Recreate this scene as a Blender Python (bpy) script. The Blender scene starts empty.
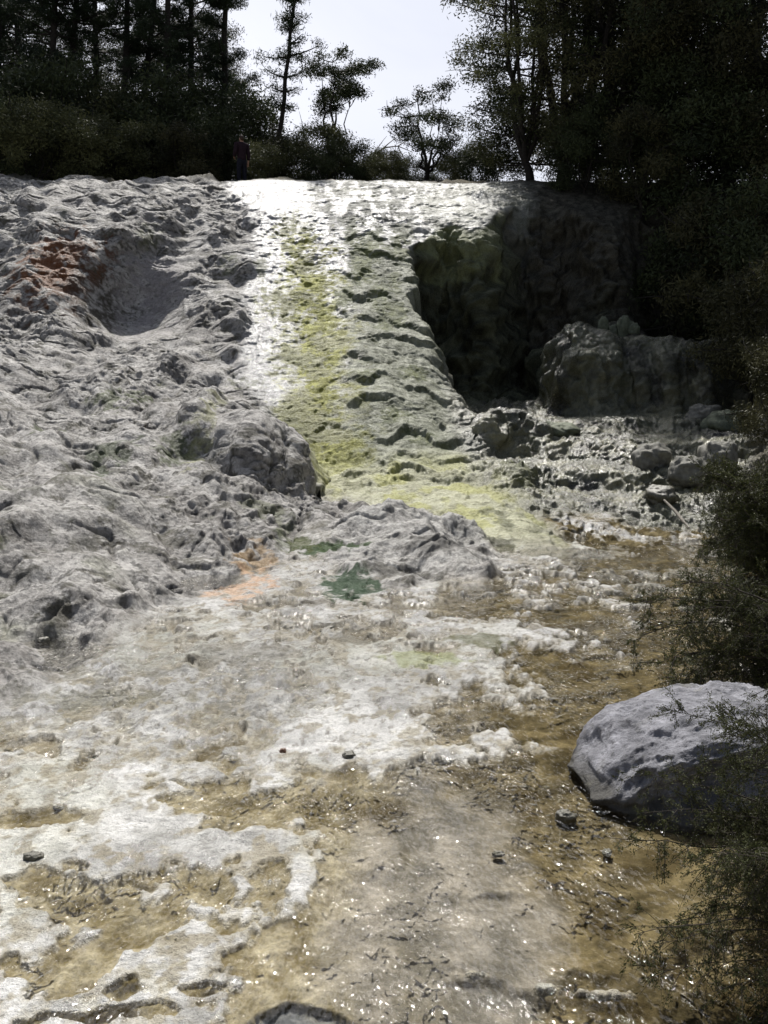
import bpy, math
import numpy as np
from math import radians as R

rng = np.random.default_rng(7)
scene = bpy.context.scene
COL = scene.collection
Q = 1.0                                   # terrain mesh density

# ----------------------------------------------------------------------------- survey: where things stand
CAM_Z, FOC = 2.2, 1000.0
TH = math.atan(0.112)
CT, ST = math.cos(TH), math.sin(TH)

def ray(px, py):
    a = (px - 384) / FOC; b = -(py - 512) / FOC
    return np.array([a, CT + b * ST, -ST + b * CT])

def at(px, py, Y):
    d = ray(px, py); t = Y / d[1]
    return np.array([d[0] * t, Y, CAM_Z + d[2] * t])

# ----------------------------------------------------------------------------- noise
_pr = np.random.default_rng(3)
PERM = _pr.permutation(256).astype(np.int32); PERM = np.concatenate([PERM, PERM])
G3 = _pr.normal(size=(256, 3)).astype(np.float32); G3 /= np.linalg.norm(G3, axis=1)[:, None]
_a = _pr.uniform(0, 2 * np.pi, 256)
G2 = np.stack([np.cos(_a), np.sin(_a)], 1).astype(np.float32)

def _fade(t): return t * t * t * (t * (t * 6 - 15) + 10)

def n2(x, y):
    xf = np.floor(x); yf = np.floor(y)
    xi = xf.astype(np.int32) & 255; yi = yf.astype(np.int32) & 255
    x = x - xf; y = y - yf
    u = _fade(x); v = _fade(y)
    def g(ix, iy, dx, dy):
        h = PERM[PERM[(xi + ix) & 255] + ((yi + iy) & 255)]
        gg = G2[h]
        return gg[:, 0] * dx + gg[:, 1] * dy
    a = g(0, 0, x, y); b = g(1, 0, x - 1, y); c = g(0, 1, x, y - 1); d = g(1, 1, x - 1, y - 1)
    return ((a + u * (b - a)) * (1 - v) + (c + u * (d - c)) * v) * 1.5

def n3(x, y, z):
    xf = np.floor(x); yf = np.floor(y); zf = np.floor(z)
    xi = xf.astype(np.int32) & 255; yi = yf.astype(np.int32) & 255; zi = zf.astype(np.int32) & 255
    x = x - xf; y = y - yf; z = z - zf
    u = _fade(x); v = _fade(y); w = _fade(z)
    out = []
    for iz in (0, 1):
        r = []
        for iy in (0, 1):
            q = []
            for ix in (0, 1):
                h = PERM[PERM[PERM[(xi + ix) & 255] + ((yi + iy) & 255)] + ((zi + iz) & 255)]
                gg = G3[h]
                q.append(gg[:, 0] * (x - ix) + gg[:, 1] * (y - iy) + gg[:, 2] * (z - iz))
            r.append(q[0] + u * (q[1] - q[0]))
        out.append(r[0] + v * (r[1] - r[0]))
    return (out[0] + w * (out[1] - out[0])) * 1.5

def fbm2(x, y, o=4, g=.5, s=0.):
    r = 0; a = 1.; f = 1.
    for k in range(o):
        r = r + a * n2(x * f + 17.3 * k + s, y * f - 9.1 * k + s * 1.7); a *= g; f *= 2.03
    return r

def fbm3(x, y, z, o=4, g=.5, s=0.):
    r = 0; a = 1.; f = 1.
    for k in range(o):
        r = r + a * n3(x * f + 11.3 * k + s, y * f - 5.1 * k + s, z * f + 3.7 * k); a *= g; f *= 2.03
    return r

def ridge3(x, y, z, o=4, g=.5, s=0.):
    r = 0; a = 1.; f = 1.
    for k in range(o):
        r = r + a * (1 - 2.2 * np.abs(n3(x * f + 7.3 * k + s, y * f + 2.1 * k - s, z * f + 8.7 * k))); a *= g; f *= 2.07
    return r

def sst(a, b, x):
    t = np.clip((x - a) / (b - a), 0, 1)
    return t * t * (3 - 2 * t)

def mix(a, b, t): return a + (b - a) * t

# ----------------------------------------------------------------------------- big shape of the ground
LY = np.array([-10, 1, 4, 6, 8, 10, 12, 14.8, 200.]); LZ = np.array([-.1, -.06, 0, .08, .17, .25, .30, .32, .34])
def level(y): return np.interp(y, LY, LZ)

_ctrl = []
def c(px, *rows):
    for py, Y in rows: _ctrl.append(tuple(at(px, py, Y)))
def cw(x, y, z): _ctrl.append((x, y, z))

c(-220, (190, 27.5), (250, 24), (330, 20.5), (400, 16), (480, 11.3), (560, 9.4))
c(-100, (189, 28), (250, 24.4), (330, 21), (400, 16.5), (440, 13.6), (480, 11.5), (520, 10.4), (560, 9.6), (640, 8.0))
c(0, (188, 28), (235, 25.3), (300, 22.6), (340, 21), (400, 16.8), (440, 13.9), (480, 11.8), (520, 10.8), (560, 9.9), (600, 9.0), (660, 7.8))
c(60, (186, 28), (232, 24.9), (310, 22.8), (340, 21.3), (400, 17.1), (440, 14.2), (480, 12.), (520, 11.0), (560, 10.1), (600, 9.2), (650, 8.2))
c(130, (180, 28.8), (240, 25.2), (325, 22.9), (345, 21.8), (400, 17.7), (440, 14.8), (480, 12.5), (520, 11.4), (560, 10.5), (590, 9.8), (635, 8.6))
c(200, (177, 29.4), (240, 26.2), (300, 23.8), (345, 22), (390, 20.1), (490, 13.2), (530, 11.8), (585, 10.4))
c(250, (177, 29.5), (240, 26.3), (300, 24), (350, 22), (400, 20))
c(300, (177, 29.5), (240, 26.3), (300, 24), (350, 22.2), (400, 20.3), (440, 19.1), (470, 18.3))
c(360, (177, 29.5), (240, 26.3), (300, 24), (350, 22.3), (400, 20.5), (440, 19.2), (468, 18.3))
c(420, (179, 29.5), (240, 26.5), (300, 24.1), (350, 22.4), (400, 20.7), (440, 19.2), (470, 18))
c(490, (182, 29.4), (220, 27.2), (300, 24.2), (380, 21.6))
c(560, (185, 29.2), (230, 27), (300, 24.4))
c(700, (190, 29), (240, 26.8), (320, 24))
c(420, (490, 16.2)); c(470, (510, 14.8)); c(530, (545, 12.7))
for x in (-14, -9, -5, 0, 5, 9, 14):
    for y, z in ((31, 9.02), (34, 9.2), (40, 9.7), (52, 11.)): cw(x, y, z)
for x, y in ((-3.2, 5.2), (-2.2, 7), (-1.2, 9), (-.6, 10.8), (0, 13), (0, 8), (0, 6), (0, 4), (-2, 4), (2, 4), (2, 8), (2, 12), (-.8, 14.), (.3, 15.2), (-3.5, 3.2), (4, 14), (4, 9)):
    cw(x, y, float(level(y)) + (.25 if y > 15 else 0) + (.12 if 13.5 < y < 15 and x < .5 else 0))
cw(-1.2, 16.6, .72); cw(-.4, 16.8, .7)
cw(-6, 4.5, .9); cw(-6, 2, .6); cw(-5, 0, .2)

CP = np.array(_ctrl)
def _tps_fit(P, lam=0.02):
    n = len(P)
    d = np.sqrt(((P[:, None, :2] - P[None, :, :2]) ** 2).sum(-1)) + 1e-9
    K = d ** 2 * np.log(d) ; np.fill_diagonal(K, lam)
    A = np.zeros((n + 3, n + 3)); A[:n, :n] = K; A[:n, n] = 1; A[:n, n + 1:] = P[:, :2]
    A[n, :n] = 1; A[n + 1:, :n] = P[:, :2].T
    b = np.zeros(n + 3); b[:n] = P[:, 2]
    return np.linalg.solve(A, b)
_W = _tps_fit(CP)
def tps(x, y):
    n = len(CP); out = np.empty(len(x))
    for s in range(0, len(x), 60000):
        xs = x[s:s + 60000, None]; ys = y[s:s + 60000, None]
        d2 = ((xs - CP[:, 0]) ** 2 + (ys - CP[:, 1]) ** 2 + 1e-12).astype(np.float32)
        out[s:s + 60000] = (d2 * np.log(d2) * .5) @ _W[:n] + _W[n] + xs[:, 0] * _W[n + 1] + ys[:, 0] * _W[n + 2]
    return out

RY = np.array([-10, 14.6, 15.0, 15.5, 16.5, 17.0, 18.1, 18.6, 19.9, 20.4, 22.6, 24, 27, 60.])
RZ = np.array([-.1, .27, .34, .60, .70, 1.00, 1.10, 1.42, 1.5, 1.76, 1.80, 2.02, 2.45, 3.])
RBY = np.array([-10, 14.5, 16, 18, 20, 21.6, 22.6, 23.5, 25, 26.3, 27.4, 28.3, 60])       # left border of the right-hand basin
RBX = np.array([2.6, 2.4, 2.0, 1.75, 1.62, 1.55, 1.35, 1.0, .72, 1.25, 2.5, 3.4, 4.])
XLY = np.array([-10, 3, 5, 6.3, 8, 9.3, 10.6, 11.6, 13, 15, 16.4, 60]); XLX = np.array([-4.5, -3.6, -2.9, -2.6, -2.3, -2.05, -1.5, -1.15, -1.2, -1.1, -.9, -.9])
XRY = np.array([-10, 3, 5, 6, 8, 10, 15, 18, 21, 24, 27, 60]); XRX = np.array([2.2, 2.25, 2.5, 2.8, 3.4, 4.1, 5.3, 6.4, 7.5, 8.3, 8.6, 8.6])

def basin_mask(x, y):
    wob = (.24 * n2(y * 1.6 + 4, x * .7) + .12 * n2(y * 4.1, x * 1.5)) * sst(20, 23, y)
    w = mix(.55, .13, sst(21.5, 24, y)) + .35 * sst(25, 26.6, y)
    m = sst(-w, w, x - np.interp(y, RBY, RBX) + wob)
    yb = 27.9 - 2.5 * np.exp(-((x - 2.3) / 1.15) ** 2) - .5 * sst(3.6, 4.4, x) - 1.3 * np.exp(-((x - 5.9) / .9) ** 2) + .22 * n2(x * 1.1 + 7, x * .3)
    return m * (1 - sst(-.6, 1.35, y - yb + .12 * n2(x * 2.6, y * 1.2)))

def base_height(x, y):
    x = np.asarray(x, float); y = np.asarray(y, float)
    S = tps(x, np.minimum(y, 50.))
    S = np.where(y > 30.5, np.maximum(S, 8.6), S)
    L = level(y)
    fl = sst(-.35, .25, x - np.interp(y, XLY, XLX)) * (1 - sst(12.2, 15.2, y))
    S = mix(S, L + np.maximum(S - L, 0) * .25, fl)
    # right of the fall: stepped ledges over a pool, dark alcove behind
    rz = np.interp(y + .8 * n2(x * .6 + 3, y * .4) + .4 * n2(x * 1.5, y * 1.1), RY, RZ)
    rz = mix(rz, np.minimum(rz, level(y)), (1 - sst(12.5, 14.6, y)))
    led = 3.62 - .1 * (x - 6.) + .25 * n2(x * 1.3, y * 1.3 + 5)
    fr = sst(21.75, 23.2, y + .35 * n2(x * 1.6 + 9, .3 + x * .2)) * sst(3.75, 4.35, x + .25 * n2(y * 1.7, 3.1 + y * .3))
    rz = mix(rz, np.maximum(led, rz), fr)
    z = mix(S, rz, basin_mask(x, y))
    # right bank
    xr = np.interp(y, XRY, XRX)
    bk = np.maximum(x - xr, 0)
    z = np.maximum(z, np.where(y < 26.5, z, z) + 0) + np.where(y < 27, .55 * bk * sst(0, .8, bk) * (1 - sst(4, 9, bk) * .4), 0)
    # scoop in the left mound
    return z

def hit(px, py, y0=2.2, y1=33.):
    d = ray(px, py); Y = np.linspace(y0, y1, 2400); t = Y / d[1]
    zr = CAM_Z + d[2] * t; zg = base_height(d[0] * t, Y)
    below = np.nonzero(zr < zg)[0]
    k = below[0] if len(below) else -1
    return np.array([d[0] * t[k], Y[k], zg[k]])

def ground(x, y): return float(base_height(np.array([x]), np.array([y]))[0])

# ----------------------------------------------------------------------------- mesh helpers
def build_mesh(name, V, F, smooth=True, attrs=None, mat=None, link=True):
    V = np.asarray(V, np.float32); F = np.asarray(F, np.int32)
    me = bpy.data.meshes.new(name)
    me.vertices.add(len(V)); me.vertices.foreach_set('co', V.ravel())
    k = F.shape[1]
    me.loops.add(F.size); me.loops.foreach_set('vertex_index', F.ravel())
    me.polygons.add(len(F))
    me.polygons.foreach_set('loop_start', np.arange(0, F.size, k, dtype=np.int32))
    me.polygons.foreach_set('loop_total', np.full(len(F), k, np.int32))
    me.polygons.foreach_set('use_smooth', np.full(len(F), smooth))
    for nm, arr in (attrs or {}).items():
        if arr.ndim == 2:
            at_ = me.attributes.new(nm, 'FLOAT_COLOR', 'POINT')
            at_.data.foreach_set('color', np.concatenate([arr, np.ones((len(arr), 1))], 1).astype(np.float32).ravel())
        else:
            at_ = me.attributes.new(nm, 'FLOAT', 'POINT'); at_.data.foreach_set('value', arr.astype(np.float32))
    me.update(calc_edges=True); me.validate()
    if mat: me.materials.append(mat)
    return me

def link(name, me, parent=None):
    o = bpy.data.objects.new(name, me); COL.objects.link(o)
    if parent is not None: o.parent = parent
    return o

def tag(o, label=None, cat=None, group=None, kind=None):
    if label: o['label'] = label
    if cat: o['category'] = cat
    if group: o['group'] = group
    if kind: o['kind'] = kind
    return o

def empty(name, loc, rz=0.):
    o = bpy.data.objects.new(name, None); COL.objects.link(o)
    o.empty_display_size = .2; o.location = tuple(map(float, loc)); o.rotation_euler = (0, 0, rz)
    return o

def copy_thing(o, loc=None, rz=None, sc=None):
    cpy = o.copy(); COL.objects.link(cpy)
    for ch in o.children:
        k = ch.copy(); COL.objects.link(k); k.parent = cpy
    if loc is not None: cpy.location = tuple(map(float, loc))
    if rz is not None: cpy.rotation_euler = (0, 0, rz)
    if sc is not None: cpy.scale = sc
    return cpy

class Geo:
    """collects tubes into one mesh (quads)"""
    def __init__(s): s.V = []; s.F = []; s.n = 0
    def add(s, V, F):
        s.V.append(np.asarray(V, np.float32)); s.F.append(np.asarray(F, np.int32) + s.n); s.n += len(V)
    def tube(s, P, Rr, sides=6, cap=False):
        P = np.asarray(P, float); n = len(P); Rr = np.broadcast_to(np.asarray(Rr, float), (n,))
        T = np.gradient(P, axis=0); T /= np.linalg.norm(T, axis=1)[:, None] + 1e-9
        ref = np.array([0, 0, 1.]) if abs(T[:, 2]).mean() < .8 else np.array([1., 0, 0])
        A = np.cross(T, ref); A /= np.linalg.norm(A, axis=1)[:, None] + 1e-9
        B = np.cross(T, A)
        an = np.linspace(0, 2 * np.pi, sides, endpoint=False)
        V = (P[:, None] + Rr[:, None, None] * (np.cos(an)[None, :, None] * A[:, None] + np.sin(an)[None, :, None] * B[:, None])).reshape(-1, 3)
        i, j = np.meshgrid(np.arange(n - 1), np.arange(sides), indexing='ij'); j2 = (j + 1) % sides
        F = np.stack([i * sides + j, i * sides + j2, (i + 1) * sides + j2, (i + 1) * sides + j], -1).reshape(-1, 4)
        s.add(V, F)
    def mesh(s, name, mat, smooth=True): return build_mesh(name, np.concatenate(s.V), np.concatenate(s.F), smooth, mat=mat)

def leaves_mesh(name, P, L, W, mat, axis=None, tone=None, rg=rng):
    n = len(P)
    a = rg.normal(size=(n, 3))
    if axis is not None: a = a * .55 + axis
    a /= np.linalg.norm(a, axis=1)[:, None]
    b = np.cross(a, rg.normal(size=(n, 3))); b /= np.linalg.norm(b, axis=1)[:, None] + 1e-9
    l = (L * rg.uniform(.6, 1.3, n))[:, None] * .5; w = (W * rg.uniform(.6, 1.3, n))[:, None] * .5
    V = np.stack([P - a * l, P + b * w - a * l * .1, P + a * l, P - b * w - a * l * .1], 1).reshape(-1, 3)
    F = np.arange(4 * n).reshape(-1, 4)
    if tone is None: tone = rg.uniform(0, 1, n)
    return build_mesh(name, V, F, False, {'tone': np.repeat(tone, 4)}, mat)

# ----------------------------------------------------------------------------- materials
def mat_new(name):
    m = bpy.data.materials.new(name); m.use_nodes = True
    nt = m.node_tree; nt.nodes.clear()
    return m, nt, nt.nodes, nt.links

def nd(N, t, **kw):
    x = N.new(t)
    for k, v in kw.items():
        if hasattr(x, k): setattr(x, k, v)
    return x

def math_n(N, Lk, op, a, b=None, clamp=False):
    m = N.new('ShaderNodeMath'); m.operation = op; m.use_clamp = clamp
    for i, v in enumerate((a, b)):
        if v is None: continue
        if isinstance(v, (int, float)): m.inputs[i].default_value = v
        else: Lk.new(v, m.inputs[i])
    return m.outputs[0]

def noise_n(N, Lk, vec, scale, detail=4, rough=.55, dist=0.):
    n = N.new('ShaderNodeTexNoise'); n.inputs['Scale'].default_value = scale; n.inputs['Detail'].default_value = detail
    n.inputs['Roughness'].default_value = rough; n.inputs['Distortion'].default_value = dist
    Lk.new(vec, n.inputs['Vector']); return n.outputs['Fac']

def ground_material():
    m, nt, N, Lk = mat_new('sinter_ground')
    out = N.new('ShaderNodeOutputMaterial'); p = N.new('ShaderNodeBsdfPrincipled'); Lk.new(p.outputs[0], out.inputs[0])
    co = N.new('ShaderNodeTexCoord').outputs['Object']
    ac = N.new('ShaderNodeAttribute'); ac.attribute_name = 'col'
    aw = N.new('ShaderNodeAttribute'); aw.attribute_name = 'wet'
    n1 = noise_n(N, Lk, co, 26, 5, .62); n2_ = noise_n(N, Lk, co, 110, 4, .65)
    v = math_n(N, Lk, 'ADD', math_n(N, Lk, 'MULTIPLY', n1, 1.1), math_n(N, Lk, 'MULTIPLY', n2_, 1.1))
    v = math_n(N, Lk, 'ADD', v, -.1)
    mx = N.new('ShaderNodeMix'); mx.data_type = 'RGBA'; mx.blend_type = 'MULTIPLY'; mx.inputs[0].default_value = 1.
    Lk.new(ac.outputs['Color'], mx.inputs[6])
    cb = N.new('ShaderNodeCombineColor')
    for i in range(3): Lk.new(v, cb.inputs[i])
    Lk.new(cb.outputs[0], mx.inputs[7]); Lk.new(mx.outputs[2], p.inputs['Base Color'])
    wv = math_n(N, Lk, 'ADD', aw.outputs['Fac'], math_n(N, Lk, 'MULTIPLY', math_n(N, Lk, 'SUBTRACT', n1, .5), .9))
    ro = N.new('ShaderNodeMapRange'); Lk.new(wv, ro.inputs[0])
    ro.inputs[1].default_value = 0; ro.inputs[2].default_value = 1; ro.inputs[3].default_value = .95; ro.inputs[4].default_value = .07
    Lk.new(ro.outputs[0], p.inputs['Roughness'])
    sp = N.new('ShaderNodeMapRange'); Lk.new(wv, sp.inputs[0]); sp.inputs[3].default_value = .12; sp.inputs[4].default_value = 1.
    au = N.new('ShaderNodeAttribute'); au.attribute_name = 'under'
    Lk.new(math_n(N, Lk, 'MULTIPLY', sp.outputs[0], math_n(N, Lk, 'SUBTRACT', 1., au.outputs['Fac'])), p.inputs['Specular IOR Level'])
    b1 = N.new('ShaderNodeBump'); b1.inputs['Strength'].default_value = .9; b1.inputs['Distance'].default_value = .035
    b2 = N.new('ShaderNodeBump'); b2.inputs['Strength'].default_value = .9; b2.inputs['Distance'].default_value = .013
    dry_ = math_n(N, Lk, 'SUBTRACT', 1., math_n(N, Lk, 'MULTIPLY', au.outputs['Fac'], .75))
    Lk.new(math_n(N, Lk, 'MULTIPLY', dry_, .95), b1.inputs['Strength']); Lk.new(math_n(N, Lk, 'MULTIPLY', dry_, .95), b2.inputs['Strength'])
    Lk.new(n1, b1.inputs['Height']); Lk.new(n2_, b2.inputs['Height']); Lk.new(b1.outputs[0], b2.inputs['Normal'])
    Lk.new(b2.outputs[0], p.inputs['Normal'])
    return m

def water_material():
    m, nt, N, Lk = mat_new('shallow_stream_water')
    out = N.new('ShaderNodeOutputMaterial')
    co = N.new('ShaderNodeTexCoord').outputs['Object']
    mp = N.new('ShaderNodeMapping'); mp.inputs['Rotation'].default_value = (0, 0, R(28)); mp.inputs['Scale'].default_value = (1., .6, 1.)
    Lk.new(co, mp.inputs[0]); co = mp.outputs[0]
    na = noise_n(N, Lk, co, 4.2, 1, .5, .4); nb = noise_n(N, Lk, co, 17, 1, .5, .5); nc = noise_n(N, Lk, co, 46, .5, .5, .3)
    rif = N.new('ShaderNodeMapRange'); rif.inputs[1].default_value = .42; rif.inputs[2].default_value = .68; rif.inputs[3].default_value = .4; rif.inputs[4].default_value = 1.5
    Lk.new(noise_n(N, Lk, co, 1.9, 3, .6, .4), rif.inputs[0])
    sy = N.new('ShaderNodeSeparateXYZ'); Lk.new(N.new('ShaderNodeTexCoord').outputs['Object'], sy.inputs[0])
    dy_ = N.new('ShaderNodeMapRange'); Lk.new(sy.outputs[1], dy_.inputs[0]); dy_.inputs[1].default_value = 6; dy_.inputs[2].default_value = 13; dy_.inputs[3].default_value = 1.; dy_.inputs[4].default_value = 2.
    rf = math_n(N, Lk, 'MULTIPLY', rif.outputs[0], dy_.outputs[0])
    prev = None
    for tex, dist_, st_ in ((na, .085, .8), (nb, .032, .85), (nc, .0125, .85)):
        b_ = N.new('ShaderNodeBump'); b_.inputs['Distance'].default_value = dist_; Lk.new(tex, b_.inputs['Height'])
        Lk.new(math_n(N, Lk, 'MULTIPLY', rf, st_), b_.inputs['Strength'])
        if prev is not None: Lk.new(prev, b_.inputs['Normal'])
        prev = b_.outputs[0]
    class b3: outputs = [prev]
    fr = N.new('ShaderNodeFresnel'); fr.inputs[0].default_value = 1.33; Lk.new(b3.outputs[0], fr.inputs['Normal'])
    tr = N.new('ShaderNodeBsdfTransparent'); tr.inputs[0].default_value = (.975, .97, .94, 1)
    gl = N.new('ShaderNodeBsdfGlossy'); gl.inputs['Roughness'].default_value = .035; Lk.new(b3.outputs[0], gl.inputs['Normal'])
    mx = N.new('ShaderNodeMixShader'); Lk.new(fr.outputs[0], mx.inputs[0]); Lk.new(tr.outputs[0], mx.inputs[1]); Lk.new(gl.outputs[0], mx.inputs[2])
    Lk.new(mx.outputs[0], out.inputs[0])
    return m

def leaf_material(name, c0, c1, transl=.25, spec=.25):
    m, nt, N, Lk = mat_new(name)
    out = N.new('ShaderNodeOutputMaterial')
    a = N.new('ShaderNodeAttribute'); a.attribute_name = 'tone'
    mx = N.new('ShaderNodeMix'); mx.data_type = 'RGBA'; mx.inputs[6].default_value = (*c0, 1); mx.inputs[7].default_value = (*c1, 1); Lk.new(a.outputs['Fac'], mx.inputs[0])
    p = N.new('ShaderNodeBsdfPrincipled'); p.inputs['Roughness'].default_value = .55; p.inputs['Specular IOR Level'].default_value = spec
    Lk.new(mx.outputs[2], p.inputs['Base Color'])
    t = N.new('ShaderNodeBsdfTranslucent'); Lk.new(mx.outputs[2], t.inputs[0])
    ms = N.new('ShaderNodeMixShader'); ms.inputs[0].default_value = transl
    Lk.new(p.outputs[0], ms.inputs[1]); Lk.new(t.outputs[0], ms.inputs[2]); Lk.new(ms.outputs[0], out.inputs[0])
    return m

def simple_mat(name, col, rough=.8, var=.35, scale=12, bump=.01, spec=.3, col2=None):
    m, nt, N, Lk = mat_new(name)
    out = N.new('ShaderNodeOutputMaterial'); p = N.new('ShaderNodeBsdfPrincipled'); Lk.new(p.outputs[0], out.inputs[0])
    co = N.new('ShaderNodeTexCoord').outputs['Object']
    n = noise_n(N, Lk, co, scale, 6, .65)
    rp = N.new('ShaderNodeValToRGB'); c2 = col2 or tuple(min(1, k * (1 + var)) for k in col); c1 = tuple(k * (1 - var) for k in col)
    rp.color_ramp.elements[0].position = .3; rp.color_ramp.elements[1].position = .7
    rp.color_ramp.elements[0].color = (*c1, 1); rp.color_ramp.elements[1].color = (*c2, 1)
    Lk.new(n, rp.inputs[0]); Lk.new(rp.outputs[0], p.inputs['Base Color'])
    p.inputs['Roughness'].default_value = rough; p.inputs['Specular IOR Level'].default_value = spec
    if bump:
        b = N.new('ShaderNodeBump'); b.inputs['Distance'].default_value = bump; b.inputs['Strength'].default_value = 1.
        Lk.new(noise_n(N, Lk, co, scale * 2.5, 6, .65), b.inputs['Height']); Lk.new(b.outputs[0], p.inputs['Normal'])
    return m

M_GROUND = ground_material(); M_WATER = water_material()
M_BARK = simple_mat('dark_bark', (.030, .026, .022), .9, .5, 14, .02)
M_TWIG = simple_mat('grey_twig', (.05, .042, .034), .85, .5, 40, .002)
M_DEADWOOD = simple_mat('bleached_wood', (.20, .18, .15), .85, .4, 20, .004)
M_LEAF_DARK = leaf_material('dark_evergreen_leaf', (0.022, 0.029, 0.015), (0.070, 0.086, 0.038), .12, .12)
M_LEAF_PINE = leaf_material('pine_needle', (0.016, 0.025, 0.016), (0.046, 0.065, 0.031), .15, .15)
M_LEAF_OLIVE = leaf_material('olive_scrub_leaf', (0.040, 0.046, 0.022), (0.165, 0.172, 0.075), .15, .15)
M_LEAF_BROWN = leaf_material('brownish_scrub_leaf', (0.026, 0.027, 0.015), (0.095, 0.092, 0.044), .12, .12)
M_LEAF_NEAR = leaf_material('fine_manuka_leaf', (.020, .027, .009), (.092, .098, .036), .25, .15)

# ----------------------------------------------------------------------------- ground sheet
def crest_bump(x, y, z, prof, Y0, y1, y2, y3, y4):
    """a rock hump whose top line passes through the given survey points at distance Y0"""
    xs = np.array([(at(p, q, Y0))[0] for p, q in prof]); zs = np.array([(at(p, q, Y0))[2] for p, q in prof])
    cz = np.interp(x, xs, zs, left=-9, right=-9)
    p = sst(y1, y2, y) * (1 - sst(y3, y4, y))
    return z + np.maximum(cz - z, 0) * p

_base0 = base_height
def base_height(x, y):
    x = np.asarray(x, float); y = np.asarray(y, float)
    z = _base0(x, y)
    wy = y + .25 * n2(x * 1.7, y * .4 + 2)
    z = crest_bump(x, wy, z, [(110, 440), (150, 412), (175, 408), (205, 396), (225, 402), (250, 420), (275, 428), (295, 442), (310, 462), (322, 487)], 16.4, 14.7, 16.2, 17.2, 18.6)
    z = crest_bump(x, wy, z, [(300, 530), (320, 520), (360, 515), (400, 513), (450, 519), (490, 540), (507, 560)], 13.2, 11.3, 13.0, 13.6, 14.6)
    z = crest_bump(x, wy, z, [(474, 440), (480, 422), (500, 412), (525, 414), (545, 428), (552, 445)], 19.6, 19.0, 19.5, 20.2, 21.)
    return z

class Blob:
    """an ellipsoid on the ground, surveyed as centre and half sizes"""
    def __init__(s, px, py, rx, ry, deep=.6):
        s.c = hit(px, py); a = hit(px, py - ry); b = hit(px, py + ry)
        s.rx = rx / FOC * s.c[1]
        e = (a - b)[1:] * .5; s.el = max(np.linalg.norm(e), .02); s.e = e / s.el; s.deep = max(deep, s.el * .7)
    def d2(s, x, y, z, warp=0.):
        qx = (x - s.c[0]) / s.rx
        dy = y - s.c[1]; dz = z - s.c[2]
        q = (dy * s.e[0] + dz * s.e[1]) / s.el; p = (dy * s.e[1] - dz * s.e[0]) / s.deep
        return qx * qx + q * q + p * p + warp
    def m(s, x, y, z, warp=0., lo=.55, hi=1.1):
        return 1 - sst(lo, hi, s.d2(x, y, z, warp))

def width_at(Y): return .5 * (Y + np.sqrt(Y * Y + 9.))

def rows():
    Y = list(np.linspace(-3, 2.4, 40))
    while Y[-1] < 14: Y.append(Y[-1] + min(max(Y[-1] ** 2 / 2200. * 1.1, .003), .021) / Q)
    while Y[-1] < 19: Y.append(Y[-1] + .022 / Q)
    while Y[-1] < 30.6: Y.append(Y[-1] + (.009 if 24.8 < Y[-1] < 28.2 else .0185) / Q)
    st = .03
    while Y[-1] < 420: st *= 1.14; Y.append(Y[-1] + st)
    return np.array(Y)

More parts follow.
